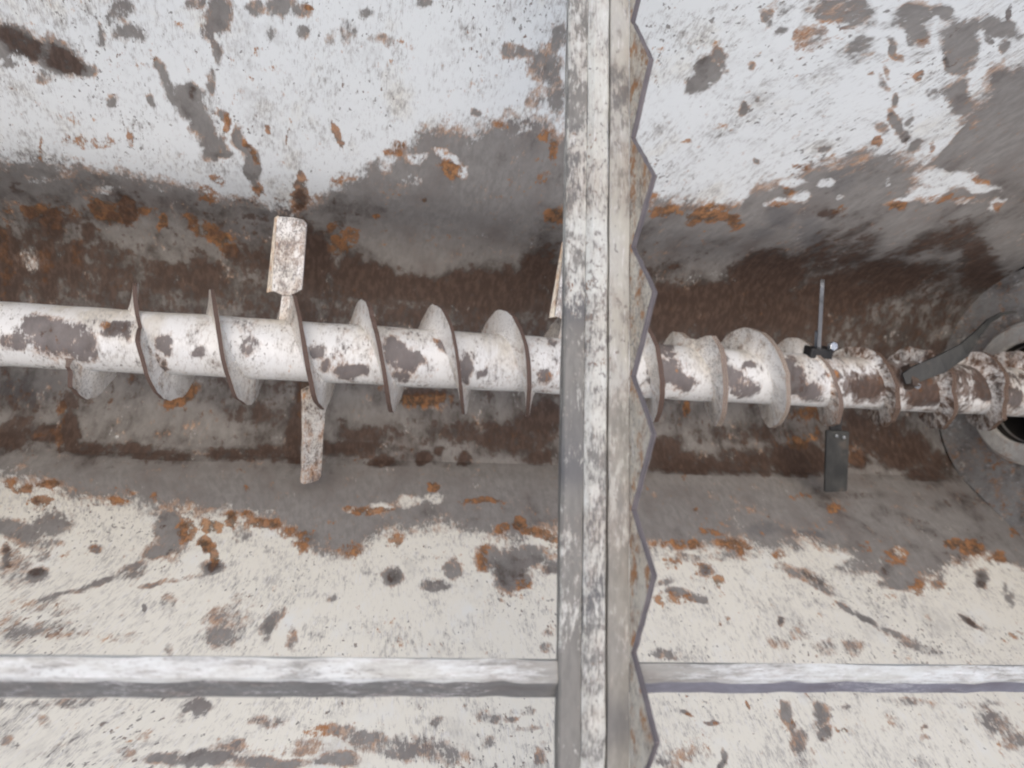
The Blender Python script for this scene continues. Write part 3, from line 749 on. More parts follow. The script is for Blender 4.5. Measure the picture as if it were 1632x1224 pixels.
# ------------------------------------------------------------------ mesh helpers
def thing(name, label, cat, loc):
    o = bpy.data.objects.new(name, None); COL.objects.link(o)
    o.location = loc; o.empty_display_size = .1
    o['label'] = label; o['category'] = cat
    return o

def root_loc(p):
    v = np.zeros(3)
    while p is not None:
        v = v + np.array(p.location); p = p.parent
    return v

def obj(name, verts, faces, mats, parent, attrs=None, sc_=None, flow=None, smooth=False, mi=None, bevel=0, label=None):
    verts = np.asarray(verts, float)
    off = root_loc(parent)
    ctr = (verts.min(0) + verts.max(0)) / 2
    me = bpy.data.meshes.new(name)
    me.from_pydata((verts - ctr).tolist(), [], faces); me.update()
    if not isinstance(mats, (list, tuple)): mats = [mats]
    for m in mats: me.materials.append(m)
    if mi is not None: me.polygons.foreach_set('material_index', np.asarray(mi, dtype=np.int32))
    if smooth: me.polygons.foreach_set('use_smooth', np.ones(len(me.polygons), dtype=bool))
    if sc_ is None: sc_ = verts[:, [0, 1, 2]]
    if flow is None: flow = sc_
    for nm, v in (('sc', sc_), ('flow', flow)):
        at = me.attributes.new(nm, 'FLOAT_VECTOR', 'POINT'); at.data.foreach_set('vector', np.ascontiguousarray(v, dtype=np.float32).ravel())
    for nm, v in (attrs or {}).items():
        at = me.attributes.new(nm, 'FLOAT', 'POINT'); at.data.foreach_set('value', np.ascontiguousarray(v, dtype=np.float32))
    o = bpy.data.objects.new(name, me); COL.objects.link(o)
    o.parent = parent; o.location = tuple(ctr - off)
    if bevel:
        b = o.modifiers.new('bevel', 'BEVEL'); b.width = bevel; b.segments = 2; b.limit_method = 'ANGLE'; b.angle_limit = R(40)
    if label: o['label'] = label
    return o

def grid_faces(nu, nv, wrap_v=False):
    f = []
    for i in range(nu - 1):
        for j in range(nv if wrap_v else nv - 1):
            j2 = (j + 1) % nv
            f.append((i * nv + j, i * nv + j2, (i + 1) * nv + j2, (i + 1) * nv + j))
    return f

def box_v(c, ax, hx, ay, hy, az, hz):
    c = np.asarray(c, float); v = []
    for a in (-1, 1):
        for b in (-1, 1):
            for d in (-1, 1): v.append(c + a * hx * ax + b * hy * ay + d * hz * az)
    return v, [(0, 1, 3, 2), (4, 6, 7, 5), (0, 4, 5, 1), (2, 3, 7, 6), (0, 2, 6, 4), (1, 5, 7, 3)]

def prism(poly, lo, hi, fr):
    """closed prism of a 2-D polygon; fr(u, v, w) gives the point"""
    n = len(poly)
    v = [fr(u, w_, lo) for u, w_ in poly] + [fr(u, w_, hi) for u, w_ in poly]
    f = [tuple(range(n))[::-1], tuple(range(n, 2 * n))] + [(i, (i + 1) % n, (i + 1) % n + n, i + n) for i in range(n)]
    return v, f

def smooth_noise(n, k, seed):
    r = np.random.default_rng(seed); a = r.uniform(-1, 1, k + 3)
    t = np.linspace(0, k, n); i = t.astype(int); f = t - i; f = f * f * (3 - 2 * f)
    return a[i] * (1 - f) + a[i + 1] * f

def fbm2(X, S, wl, seed, octs=3):
    """value noise in metres, about -1..1"""
    out = np.zeros_like(X); amp = 1.0; tot = 0
    for o in range(octs):
        r_ = np.random.default_rng(seed + o); T = r_.uniform(-1, 1, (256, 256))
        u, v = X / wl + 100.3, S / wl + 100.7
        i, j = np.floor(u).astype(int), np.floor(v).astype(int); a, b = u - i, v - j
        a, b = a * a * (3 - 2 * a), b * b * (3 - 2 * b); i, i1, j, j1 = i % 256, (i + 1) % 256, j % 256, (j + 1) % 256
        out += amp * ((T[i, j] * (1 - a) + T[i1, j] * a) * (1 - b) + (T[i, j1] * (1 - a) + T[i1, j1] * a) * b)
        tot += amp; amp *= .6; wl *= .5
    return out / tot

def wear_fields(X, S, marks, base, warp=.017):
    X, S = X + warp * fbm2(X, S, .055, 40), S + warp * fbm2(X, S, .055, 50)
    """evaluate the marks on flat arrays of x and s"""
    W = base.copy(); out = {k: np.zeros_like(X) for k in 'BRCD'}; P = np.zeros_like(X)
    for (L, cx, cs, a, b, c, d, st) in marks:
        det = a * d - b * c
        ex = 1.45 * math.hypot(d, b) / abs(det); es = 1.45 * math.hypot(c, a) / abs(det)
        k = np.nonzero((abs(X - cx) < ex) & (abs(S - cs) < es))[0]
        if not len(k): continue
        dx, ds = X[k] - cx, S[k] - cs
        r = np.hypot(a * dx + b * ds, c * dx + d * ds)
        f = st * np.clip((1.38 - r) / .76, 0, 1)
        if L == 'W': W[k] = np.maximum(W[k], 2.05 * f - 1)
        elif L == 'P': P[k] = np.maximum(P[k], f)
        else: out[L][k] = np.maximum(out[L][k], f)
    W = np.minimum(W, 1 - 2.05 * P)
    return {'wear': W, 'brown': out['B'], 'rust': out['R'], 'clean': out['C'], 'dark': out['D']}

# ------------------------------------------------------------------ the trough
RT, TF, TN, SF, SN = .40, 5.0, 233.0, 65.0, 48.0
X0, X1 = -1.75, 1.66
trough = thing('mixing_trough', 'long steel mixing trough with flaking white sides and a bare brown rusty bottom', 'trough', (0, 0, -RT))
f0 = np.array([RT * math.cos(R(TF)), RT * math.sin(R(TF))])
n0 = np.array([RT * math.cos(R(TN)), RT * math.sin(R(TN))])
dF = np.array([math.cos(R(SF)), math.sin(R(SF))]); dN = np.array([-math.cos(R(SN)), math.sin(R(SN))])
ARC = RT * R(360 - TN + TF)
def sheet(name, s0, s1, ds, fun, dx=.0042):
    xs = np.arange(X0, X1 + dx, dx); xs[-1] = X1
    n = max(2, int(round((s1 - s0) / ds)) + 1); ss = np.linspace(s0, s1, n)
    XX, SS = np.meshgrid(xs, ss, indexing='ij')
    X, S = XX.ravel(), SS.ravel()
    yz = fun(S)
    # gentle dents of old sheet
    bend = .0035 * np.sin(X * 2.3 + S * 1.7) + .0022 * np.sin(X * 5.1 - S * 6.3 + 1) + .0012 * np.sin(X * 13 + S * 9)
    e = np.minimum(1, np.minimum(S + 1.06 if s0 <= 0 else S - s0, s1 - S if s1 > 0 else .08 + 0 * S) / .08); bend = bend * np.clip(e, 0, 1)
    nrm = yz[1]; pos = np.column_stack([X, yz[0][:, 0] + nrm[:, 0] * bend, yz[0][:, 1] + nrm[:, 1] * bend])
    top = np.interp(X, *zip(*EDGE_TOP)); low = np.interp(X, *zip(*EDGE_LOW))
    base = np.clip(np.minimum(S - top, low - S) / .05, -1, 1)
    at = wear_fields(X, S, MARKS, base)
    # settled dirt in the bed, plus brown painted in for shade behind the shaft
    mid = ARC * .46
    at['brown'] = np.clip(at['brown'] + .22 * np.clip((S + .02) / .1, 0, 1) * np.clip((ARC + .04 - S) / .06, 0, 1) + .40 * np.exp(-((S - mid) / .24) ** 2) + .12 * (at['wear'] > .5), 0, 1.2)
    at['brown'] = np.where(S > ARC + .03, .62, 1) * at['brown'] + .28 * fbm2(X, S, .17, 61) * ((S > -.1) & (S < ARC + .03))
    at['cream'] = np.clip((S - ARC) / .25, -.6, 1)
    k = .55 * np.clip((X - .15) / .7, 0, 1) * np.clip((.35 - S) / .4, 0, 1)
    k2 = .5 * np.clip((-.35 - X) / .5, 0, 1) * np.clip((S - ARC - .1) / .4, 0, 1)
    fl = np.column_stack([X + k * S + k2 * (S - ARC - .5), S, 0 * X])
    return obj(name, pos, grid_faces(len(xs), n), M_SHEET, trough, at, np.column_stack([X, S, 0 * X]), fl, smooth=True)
TS = np.arange(-1.3, ARC, .01)
def raw(S):
    t = R(TF) - S / RT
    return np.where((S < 0)[:, None], f0 - np.outer(S, dF), RT * np.column_stack([np.cos(t), np.sin(t)]))
TP = sum(wk * raw(TS + ok) for ok, wk in zip(np.linspace(-.16, .16, 17), np.hanning(19)[1:-1] / np.hanning(19).sum()))
TN_ = np.gradient(TP, axis=0); TN_ /= np.linalg.norm(TN_, axis=1)[:, None]
def bend_curve(S):
    c = np.column_stack([np.interp(S, TS, TP[:, j]) for j in (0, 1)])
    t = np.column_stack([np.interp(S, TS, TN_[:, j]) for j in (0, 1)])
    return c, np.column_stack([t[:, 1], -t[:, 0]])
def f_bed(S):
    t = R(TF) - S / RT; c = np.column_stack([np.cos(t), np.sin(t)]); b, nb = bend_curve(S); k = np.clip((S - .12) / .5, 0, 1)[:, None]; k = k * k * (3 - 2 * k)
    return b * (1 - k) + RT * c * k, nb * (1 - k) - c * k
def f_near(S): return n0 + np.outer(S - ARC, dN), np.tile([dN[1], -dN[0]], (len(S), 1))
sheet('far_wall', -1.06, 0, .0045, bend_curve)
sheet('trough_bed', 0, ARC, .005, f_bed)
sheet('near_wall', ARC, ARC + 1.30, .0045, f_near)

# end plates with the bore for the shaft
def outline(n=40):
    pts = [f0 + dF * 1.06, f0] + [RT * np.array([math.cos(R(TF) - ARC / RT * k / n), math.sin(R(TF) - ARC / RT * k / n)]) for k in range(1, n)] + [n0, n0 + dN * 1.30]
    return np.array(pts)
def end_plate(x, th, bore):
    """plate made of rings from the bore out to the trough's outline"""
    po = outline()
    po = np.vstack([po, po[-1] * .66 + po[0] * .34, po[-1] * .33 + po[0] * .67])
    ang = np.unwrap(np.arctan2(po[:, 1], po[:, 0]))
    # resample densely round the loop
    loop = np.vstack([po, po[:1]]); L = np.concatenate([[0], np.cumsum(np.linalg.norm(np.diff(loop, axis=0), axis=1))])
    q = np.linspace(0, L[-1], 200, endpoint=False)
    P = np.column_stack([np.interp(q, L, loop[:, 0]), np.interp(q, L, loop[:, 1])])
    rr = np.linalg.norm(P, axis=1)
    rings = []
    for t in np.linspace(0, 1, 40): rings.append(P / rr[:, None] * (bore + (rr[:, None] - bore) * t))
    yz = np.vstack(rings); n = len(P)
    v = np.column_stack([np.full(len(yz), x), yz]); f = grid_faces(40, n, True)
    back = v + np.array([th, 0, 0]); k = len(v)
    f = f + [tuple(i + k for i in q_)[::-1] for q_ in f]
    f += [(j, (j + 1) % n, (j + 1) % n + k, j + k) for j in range(n)]
    o = 39 * n; f += [(o + j, o + (j + 1) % n, o + (j + 1) % n + k, o + j + k) for j in range(n)]
    V = np.vstack([v, back]); s = np.column_stack([V[:, 1], -V[:, 2], 0 * V[:, 0]])
    return V, f, s
v, f, s = end_plate(X1, .012, .155); obj('end_wall', v, f, M_END, trough, None, s)
v, f, s = end_plate(X0 - .012, .012, .155); obj('end_wall', v, f, M_END, trough, None, s)
def lathe_x(prof, n=72):
    """closed ring of (x, r) profile turned about the shaft axis"""
    pr = np.array(prof); k = len(pr); v = []
    for i in range(n):
        a = 2 * math.pi * i / n
        for x, r in pr: v.append((x, r * math.cos(a), r * math.sin(a)))
    v = np.array(v); f = []
    for i in range(n):
        for j in range(k):
            f.append((i * k + j, i * k + (j + 1) % k, ((i + 1) % n) * k + (j + 1) % k, ((i + 1) % n) * k + j))
    a = np.arctan2(v[:, 2], v[:, 1]); r = np.hypot(v[:, 1], v[:, 2])
    return v, f, np.column_stack([v[:, 0] + r, a * .2, 0 * a])
for sgn, xe in ((1, X1), (-1, X0)):
    v, f, s = lathe_x([(xe - sgn * .030, .158), (xe - sgn * .036, .164), (xe - sgn * .036, .212), (xe - sgn * .026, .224), (xe, .228), (xe, .158)])
    fl = obj('bearing_flange', v, f, M_RING, trough, None, s, smooth=False, bevel=.003)
    v, f, s = lathe_x([(xe - sgn * .026, .1555), (xe + sgn * .16, .1555), (xe + sgn * .16, .02), (xe + sgn * .168, .02), (xe + sgn * .168, .16), (xe - sgn * .026, .16)])
    obj('bore', v, f, M_HOLE, fl, None, s)

# ------------------------------------------------------------------ the mixing shaft
RS, RFL, PITCH = .075, .139, .1795
shaft = thing('mixing_shaft', 'chipped white mixing shaft with a worn spiral flight and bolted paddles along the trough', 'auger', (0, 0, 0))
xs = np.arange(X0 + .01, X1 + .12, .004); na = 120
aa = np.linspace(-math.pi, math.pi, na, endpoint=False)
XX, AA = np.meshgrid(xs, aa, indexing='ij'); X, A = XX.ravel(), AA.ravel()
rr = RS + .0006 * np.sin(X * 31 + A * 3) + .0005 * np.sin(A * 7 - X * 17)
S = A * RS
at = wear_fields(X, S, SHAFT_MARKS, -.80 + .36 * np.clip((X - .72) / .25, 0, 1) + .55 * fbm2(X, S, .13, 77), .022)
at['brown'] = np.clip(at['brown'] + .25 * np.clip((X - .75) / .3, 0, 1), 0, 1)
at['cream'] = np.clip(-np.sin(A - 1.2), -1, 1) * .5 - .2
# the side never seen by the marks is simply mottled
side = np.cos(A - 1.85) < -.1
at['wear'][side] = -.1
obj('shaft_pipe', np.column_stack([X, rr * np.cos(A), rr * np.sin(A)]), grid_faces(len(xs), na, True), M_SHAFT, shaft, at, np.column_stack([X, S, 0 * X]), smooth=True)

# spiral flight: angle decreases as x grows on the camera's side (top edge leads left)
XF0, XF1 = -1.0487, 1.645
PH = 1.7812
def flight(x0, x1, name):
    n = int((x1 - x0) / PITCH * 120); x = np.linspace(x0, x1, n)
    phi = PH - 2 * math.pi * 0 + 2 * math.pi * (x - -0.3499) / PITCH * (1)
    Ro = RFL + .0045 * smooth_noise(n, int(n / 7), 3) + .002 * smooth_noise(n, int(n / 2.5), 4)
    taper = np.clip(np.minimum(np.arange(n), np.arange(n)[::-1]) / 5, .5, 1); Ro = RS + (Ro - RS) * taper
    ragged = np.clip((x - 0.8814) / .10, 0, 1); Ro = Ro - ragged * (.012 + .012 * np.abs(smooth_noise(n, int(n / 9), 21)))
    for nx, nw, nd in [(-0.9068, .012, .004), (-0.9859, .008, .010), (-0.7804, .010, .022), (0.5057, .012, .022), (0.8936, .030, .007), (1.0567, .030, .030)]:
        k_ = np.clip(1.5 - np.abs(x - nx) / nw, 0, 1); Ro = Ro + k_ * (RS + nd - Ro)
    lean = .006 * smooth_noise(n, int(n / 25), 9)
    V, s = [], []
    tx = .0052 + .0022 * np.clip((x - .15) / .1, 0, 1) + .0012 * smooth_noise(n, int(n / 12), 33); bead = .003 * np.abs(smooth_noise(n, int(n / 3), 34))
    prof = []
    NR = 5; th = .0056
    for side in (-1, 1):
        for k in range(NR): prof.append((side, k / (NR - 1)))
    prof = [(-1, k / (NR - 1)) for k in range(NR)] + [(1, k / (NR - 1)) for k in range(NR)][::-1]
    kk = len(prof)
    for i in range(n):
        c, sn = math.cos(phi[i]), math.sin(phi[i])
        for sd, q in prof:
            r = RS - .003 + (Ro[i] - RS + .003) * q
            V.append((x[i] + sd * (tx[i] * (1 + .9 * (1 - q) ** 3) + bead[i] * (1 - q) ** 3) + lean[i] * q, r * c, r * sn)); s.append((phi[i] * .11 + sd * 3, r, 0))
    V = np.array(V); s = np.array(s); F = []; mi = []
    for i in range(n - 1):
        for j in range(kk):
            j2 = (j + 1) % kk
            F.append((i * kk + j, (i + 1) * kk + j, (i + 1) * kk + j2, i * kk + j2)); mi.append((1 if x[i] > 0.4532 else 2) if j == NR - 1 else 0)
    F.append(tuple(range(kk))); mi.append(1); F.append(tuple(range((n - 1) * kk, n * kk))[::-1]); mi.append(1)
    dirty = np.repeat(np.clip((x - 0.8814) / .12, 0, 1), kk)
    return obj(name, V, F, [M_FLIGHT, M_EDGE, M_RIM], shaft, {'wear': .42 * dirty + .3 * np.repeat(smooth_noise(n, int(n / 18), 51), kk), 'brown': .55 * dirty, 'rust': .25 * dirty}, s, mi=mi)
flight(XF0, XF1, 'spiral_flight')

EX = np.array([1., 0, 0])
def frame(phi):
    p = R(phi); return np.array([0, math.cos(p), math.sin(p)]), np.array([0, -math.sin(p), math.cos(p)])
def hexbolt(c, ax, r, h, parent, mat=None):
    ax = np.asarray(ax, float); ax = ax / np.linalg.norm(ax)
    t = np.cross(ax, [.3, .5, .8]); t /= np.linalg.norm(t); b = np.cross(ax, t)
    c = np.asarray(c, float)
    hexp = [(math.cos(k * math.pi / 3) * r, math.sin(k * math.pi / 3) * r) for k in range(6)]
    v, f = prism(hexp, -h / 2, h / 2, lambda u, w, z: c + t * u + b * w + ax * z)
    obj('bolt', v, f, mat or M_BOLT, parent, bevel=.0012)
def paddle(x, phi, r0, r1, wd, twist, blade_mat, arm_mat, stem=.016, slant=0.0, th=.0045, taper=.0, backing=False, bolts=0, clamp=False, label=None, arm_top=None, xlean=0.0):
    er, et = frame(phi)
    w = math.cos(R(twist)) * EX + math.sin(R(twist)) * et
    nn = np.cross(er, w)
    if nn[2] < 0: nn = -nn
    at3 = lambda u, r: np.array([x, 0, 0]) + er * r + w * (u + slant * (r - r0)) + EX * xlean * (r - r0)
    pr = obj_arm = None
    # arm: a flat stub welded to the shaft, running a little way behind the blade
    ra = arm_top or r0 + .05
    v, f = prism([(-stem * 1.25, RS - .004), (stem * 1.25, RS - .004), (stem * .8, ra), (-stem * .8, ra)], -.004, .004, lambda u, r, z: at3(u, r) + nn * (z - .009))
    arm = obj('paddle_arm', v, f, arm_mat, shaft, None, np.column_stack([np.array(v)[:, 0], np.array(v)[:, 1] - np.array(v)[:, 2], 0 * np.array(v)[:, 0]]), bevel=.0015)
    h = wd / 2
    # blade outline with worn, chipped corners
    poly = [(-h * (1 - taper), r0 + .004), (-h * .3, r0 - .006), (h * .35, r0 - .004), (h * (1 - taper), r0 + .012), (h * .99, (r0 + r1) / 2), (h * .97, r1 - .012), (h * .7, r1 - .002), (0, r1 + .001), (-h * .8, r1), (-h, r1 - .006), (-h * 1.01, (r0 + r1) / 2)]
    if bolts: poly = [(-h, r0 + .003), (-h * .96, r0 - .002), (h * .95, r0), (h, r0 + .005), (h, r1 - .006), (h * .94, r1), (-h * .97, r1 + .002), (-h, r1 - .003)]
    v, f = prism(poly, -th, th, lambda u, r, z: at3(u, r) + nn * z)
    uv = np.array([(u, r) for u, r in poly] * 2)
    bl = obj('paddle_blade', v, f, blade_mat, arm, None, np.column_stack([uv[:, 0] + x, uv[:, 1] + .37 * x, np.repeat([0, .02], len(poly))]), bevel=.0015, label=label)
    if backing:
        v, f = prism([(-h * 1.38, r0 - .004), (-h * .2, r0 + .006), (-h * .2, r1 - .02), (-h * 1.02, r1 + .002), (-h * 1.22, r1 - .004)], -.004, .004, lambda u, r, z: at3(u, r) + nn * (z - .0100))
        V = np.array(v); obj('backing_plate', v, f, M_TOOTH, arm, None, np.column_stack([V[:, 0] * 2, V[:, 1] - V[:, 2], 0 * V[:, 0]]), bevel=.001)
    for k in range(bolts):
        u = (k - (bolts - 1) / 2) * .026 + .004
        hexbolt(at3(u, r0 + .012 + .004 * k) + nn * (th + .004), nn, .0055, .008, bl)
    if clamp:
        v, f = box_v(np.array([x, 0, 0]) + er * (RS + .010), EX, .036, et, .022, er, .016)
        obj('clamp_block', v, f, M_RUBBER, arm, bevel=.006)
    return arm
paddle(-0.5800, 22, .143, .325, .072, 6, M_PADDLE, M_PADDLE, stem=.013, slant=.04, backing=True, label='white chipped paddle blade')
paddle(-0.5041, 205,   .090, .350, .060, 36, M_PADDLE_RUSTY, M_STRAP, stem=.026, taper=-.25, arm_top=.335, label='white paddle blade with a rusty edge, turned down')
paddle(0.1401, 22, .130, .330, .072, 6, M_PADDLE, M_PADDLE, stem=.014, slant=.04, backing=True, label='bright white paddle blade half hidden by the bar')
a = paddle(0.8875, 28, .095, .290, .070, 122.41, M_ROD, M_ROD, stem=.012, clamp=True, th=.0055, xlean=-.20, label='dark steel paddle blade seen edge-on')
hexbolt(np.array([0.9078, 0, 0]) + frame(28)[0] * .112 + frame(28)[1] * .030, [0, -.2, 1], .013, .016, a)
paddle(1.0087, 206, .150, .345, .080, 4, M_SLATE, M_RUBBER, stem=.020, slant=.22, bolts=2, label='dark slate paddle blade hanging below the shaft')

# dark blade bent along the shaft towards the end wall
BP = [np.array([1.1148, -0.0014, 0.0983]), np.array([1.1454, 0.0112, 0.1073]), np.array([1.2168, 0.0419, 0.1287]), np.array([1.2835, 0.0817, 0.1402]), np.array([1.3417, 0.1335, 0.1314]), np.array([1.4058, 0.1838, 0.1131]), np.array([1.4856, 0.2198, 0.0852]), np.array([1.5578, 0.2370, 0.0626])]
v1, f1 = [], []
nb = np.array([-.15, -.25, .95])
for i_, (c_, wd_) in enumerate(zip(BP, (.016, .024, .026, .021, .011, .007, .005, .003))):
    t1 = BP[min(i_ + 1, len(BP) - 1)] - BP[max(i_ - 1, 0)]; t1 /= np.linalg.norm(t1)
    n1 = nb - t1 * nb.dot(t1); n1 /= np.linalg.norm(n1); sb = np.cross(n1, t1)
    for du, dz in ((-1, -.005), (1, -.005), (1, .005), (-1, .005)): v1.append(c_ + sb * wd_ * du + n1 * dz)
for i_ in range(len(BP) - 1):
    for j_ in range(4): f1.append((i_ * 4 + j_, i_ * 4 + (j_ + 1) % 4, i_ * 4 + 4 + (j_ + 1) % 4, i_ * 4 + 4 + j_))
f1 += [(0, 3, 2, 1), tuple(range(len(BP) * 4 - 4, len(BP) * 4))]
bA = BP[1]; t1 = (BP[2] - bA) / np.linalg.norm(BP[2] - bA); sb = np.cross(nb / np.linalg.norm(nb), t1)
root = bA * np.array([1, 0, 0])
e_ = bA - root; e_ /= np.linalg.norm(e_); g_ = np.cross(EX, e_)
v, f = box_v(root + e_ * ((RS + np.linalg.norm(bA - root)) / 2 - .002), EX, .012, g_, .034, e_, (np.linalg.norm(bA - root) - RS) / 2 + .004)
a = obj('paddle_arm', v, f, M_STRAP, shaft, bevel=.003)
obj('paddle_blade', v1, f1, M_SLATE, a, bevel=.0015, label='dark bent paddle blade reaching towards the end wall')
hexbolt(bA - t1 * .006 - sb * .030, [0, -.5, .8], .009, .02, a)


# ------------------------------------------------------------------ serrated cutter bar across the trough
ZB = 1.0
bar = thing('serrated_cutter_bar', 'weathered white and grey steel bar with saw-toothed rusty edge spanning the trough', 'cutter bar', (-.055, -.30, ZB - .03))
YB0, YB1 = -1.12, .88
def bx(y): return -.0565 + .0155 * (y + .1)     # the bar sits a hair off square
def strip(name, sect, mats, parent, seed=0, mi=None, dy=.012, wob=.0006, smooth=False):
    """closed section (dx, z) swept along y with slight wear"""
    ys = np.arange(YB0, YB1 + dy, dy); n = len(ys); k = len(sect)
    wv = [smooth_noise(n, 40, seed * 31 + j) * wob for j in range(k)]
    V = []; s = []
    per = np.concatenate([[0], np.cumsum([math.hypot(sect[(j + 1) % k][0] - sect[j][0], sect[(j + 1) % k][1] - sect[j][1]) for j in range(k - 1)])])
    for i, y in enumerate(ys):
        for j, (dx, dz) in enumerate(sect):
            V.append((bx(y) + dx + wv[j][i], y, ZB + dz + .6 * wv[j][i])); s.append((per[j], -y, 0))
    F = [(i * k + j, i * k + (j + 1) % k, (i + 1) * k + (j + 1) % k, (i + 1) * k + j) for i in range(n - 1) for j in range(k)]
    m = [mi[j] if mi else 0 for i in range(n - 1) for j in range(k)]
    F += [tuple(range(k)), tuple(range((n - 1) * k, n * k))[::-1]]; m += [0, 0]
    wr = .38 * smooth_noise(n, 14, seed + 60) + (.62 if seed == 3 else .34) * np.clip((-.2 - ys) / .3, -.6, 1)
    if seed == 1: wr = wr + .9 * np.exp(-((ys + .615) / .035) ** 2)
    dk = np.clip(smooth_noise(n, 26, seed + 80) * 1.6 - .3, 0, 1)
    return obj(name, V, F, mats, parent, {'wear': np.repeat(wr, k), 'dark': np.repeat(dk, k)}, np.array(s), mi=m, smooth=smooth)
strip('side_flange', [(-.0885, -.010), (-.086, -.0075), (-.0605, -.0065), (-.0605, -.024), (-.0885, -.024)][::-1], [M_BAR], bar, 1)
strip('ridge', [(-.0603, -.030), (-.0603, -.004), (-.0545, .001), (-.0525, .0022), (-.0335, .0022), (-.0315, .0005), (-.0312, -.030)][::-1], [M_WEB], bar, 2)
strip('blade_plate', [(-.0285, -.008), (-.0280, -.0005), (-.0265, .0003), (-.004, .0003), (0, .0003), (0, -.008)][::-1], [M_PLATE], bar, 3)
# saw-toothed strip standing on the plate's right edge, leaning out
VAL = [-1.1024, -0.9265, -0.7506, -0.5746, -0.3977, -0.2223, -0.0417, 0.1219, 0.3050, 0.4809, 0.6568, 0.8328]
ys, hs = [], []
tj = np.random.default_rng(5)
for a_, b_ in zip(VAL[:-1], VAL[1:]):
    hgt = .064 + tj.uniform(-.005, .004); mid = (a_ + b_) / 2 + tj.uniform(-.010, .010)
    n = 14
    for t in np.linspace(0, 1, n, endpoint=False):
        y = a_ + (b_ - a_) * t; q = (y - a_) / (mid - a_) if y < mid else (b_ - y) / (b_ - mid)
        ys.append(y); hs.append(.004 + hgt * q + tj.uniform(-.0014, .0012))
    ys.append(mid); hs.append(.004 + hgt)
o_ = np.argsort(ys); ys = np.array(ys)[o_]; hs = np.array(hs)[o_]
TH, LEAN = .0080, .05
V = []; s = []
for y, h in zip(ys, hs):
    b = bx(y)
    for q in (0, .5, 1): V.append((b + .0012 + LEAN * h * q, y, ZB - .001 + h * q)); s.append((h * q, -y, 0))
    for q in (1, .5, 0): V.append((b + .0012 + LEAN * h * q + TH, y, ZB - .001 + h * q - .0008)); s.append((h * q + .3, -y, 0))
k = 6; F = []; m = []
for i in range(len(ys) - 1):
    for j in range(k):
        F.append((i * k + j, (i + 1) * k + j, (i + 1) * k + (j + 1) % k, i * k + (j + 1) % k)); m.append(1 if j in (2, 3, 4) else 0)
F += [tuple(range(k))[::-1], tuple(range((len(ys) - 1) * k, len(ys) * k))]; m += [1, 1]
obj('serrated_blade', V, F, [M_TOOTH, M_CUT], bar, None, np.array(s), mi=m, label='saw-toothed blade with rust orange faces and dark cut edges')

# ------------------------------------------------------------------ rail crossing under the bar
rail = thing('support_rail', 'white topped angle-iron rail with worn side greyed for shade crossing beneath the serrated bar', 'rail', (0, -0.6146, ZB - .05))
RA, RB = -0.6146, -0.03147
def rail_piece(xa, xb, up, dn, side_mat, seed):
    n = int((xb - xa) / .012) + 2; x = np.linspace(xa, xb, n)
    c = RA + RB * x
    w1 = smooth_noise(n, 30, seed) * .0017; w2 = smooth_noise(n, 60, seed + 1) * .0018
    V = []; s = []; wear = []; dirt_ = smooth_noise(n, 22, seed + 5)
    for i in range(n):
        y, z = c[i], ZB - .012
        pts = [(y + up + w1[i], z - .003), (y + .004, z), (y + w2[i], z - .0022), (y - dn + w2[i] * .6, z - dn * 1.1 - .002), (y - dn + .004, z - dn * 1.1 - .008), (y + .004, z - .012), (y + up, z - .010)]
        for j, (yy, zz) in enumerate(pts): V.append((x[i], yy, zz)); s.append((x[i], -(yy + zz) + .1 * j, 0))
        d = min(abs(x[i] - RX0), abs(x[i] - RX1))
        wv = 1.1 - d / .085
        if x[i] > 0: wv = 1.2 - d / .10
        wear += [np.clip(max(wv, -.52), -1, 1) + .28 * dirt_[i]] * 7
    F = [(i * 7 + j, (i + 1) * 7 + j, (i + 1) * 7 + (j + 1) % 7, i * 7 + (j + 1) % 7) for i in range(n - 1) for j in range(7)]
    m = [1 if j in (2, 3) else 0 for i in range(n - 1) for j in range(7)]
    F += [tuple(range(7))[::-1], tuple(range((n - 1) * 7, n * 7))]; m += [0, 0]
    return obj('rail_section', V, F, [M_RAIL_TOP, side_mat], rail, {'wear': np.array(wear)}, np.array(s), mi=m)
RX0, RX1 = bx(-.6) - .0612, bx(-.6) + .0015
rail_piece(-1.6, RX0, .026, .022, M_RAIL_SIDE, 20)['label'] = 'rail section left of the bar with scuffed side greyed for shade'
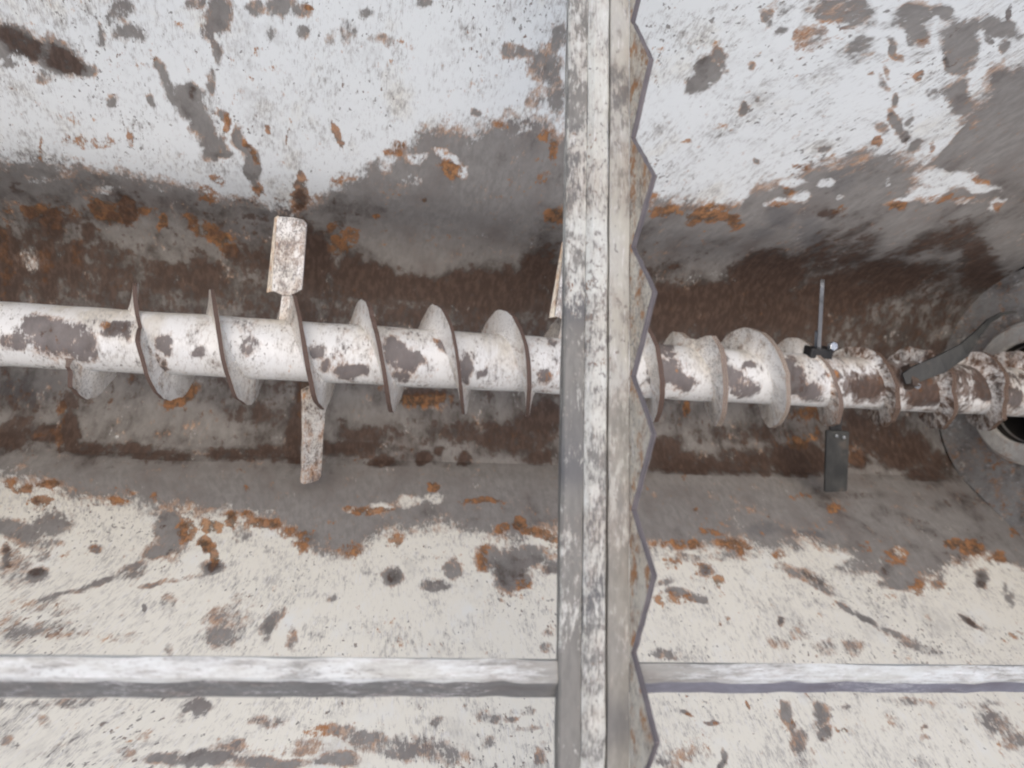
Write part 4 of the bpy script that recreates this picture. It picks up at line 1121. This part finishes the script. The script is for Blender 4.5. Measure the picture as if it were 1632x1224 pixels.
rail_piece(RX1, X1 - .01, .023, .016, M_RAIL_BLUE, 30)['label'] = 'rail section right of the bar with side toned blue-grey for shade'

# ------------------------------------------------------------------ light
w = bpy.data.worlds.new('World'); sc.world = w; w.use_nodes = True
nt = w.node_tree; bg = nt.nodes['Background']
SUN_EL, SUN_AZ = R(82), R(235)
sky = nt.nodes.new('ShaderNodeTexSky'); sky.sky_type = 'NISHITA'; sky.sun_disc = False
sky.sun_elevation = SUN_EL; sky.sun_rotation = SUN_AZ
sky.dust_density = 5.0; sky.ozone_density = .6; sky.air_density = 1.0
nt.links.new(sky.outputs[0], bg.inputs[0]); bg.inputs[1].default_value = .15
sl = bpy.data.lights.new('overcast_sun', 'SUN'); sl.energy = .55; sl.angle = R(55); sl.color = (1.0, .985, .93)
so = bpy.data.objects.new('overcast_sun', sl); COL.objects.link(so)
# direction from the sun towards the scene, same elevation and azimuth as the sky's sun
d = -np.array([math.sin(SUN_AZ) * math.cos(SUN_EL), math.cos(SUN_AZ) * math.cos(SUN_EL), math.sin(SUN_EL)])
from mathutils import Vector, Matrix
so.rotation_euler = Vector(d).to_track_quat('-Z', 'Y').to_euler(); so.location = (0, 0, 6)

# ------------------------------------------------------------------ camera
cd = bpy.data.cameras.new('camera'); cam = bpy.data.objects.new('camera', cd); COL.objects.link(cam); sc.camera = cam
cd.sensor_width = 36; cd.lens = 36 * 1226 / 1632; cd.clip_start = .05; cd.clip_end = 100
cam.matrix_world = Matrix([[0.976281, -0.050326, -0.210577, -0.426814], [0.01236, 0.983979, -0.177856, -0.416857], [0.216154, 0.171035, 0.961262, 1.951583], [0.0, 0.0, 0.0, 1.0]])
cd.dof.use_dof = True; cd.dof.focus_distance = 1.42; cd.dof.aperture_fstop = 3.0
sc.cycles.filter_width = 1.9
sc.cycles.max_bounces = 5; sc.cycles.use_denoising = True
vs = sc.view_settings
vs.view_transform = 'Standard'; vs.look = 'None'; vs.gamma = 1.0; vs.use_curve_mapping = False; vs.exposure = .28
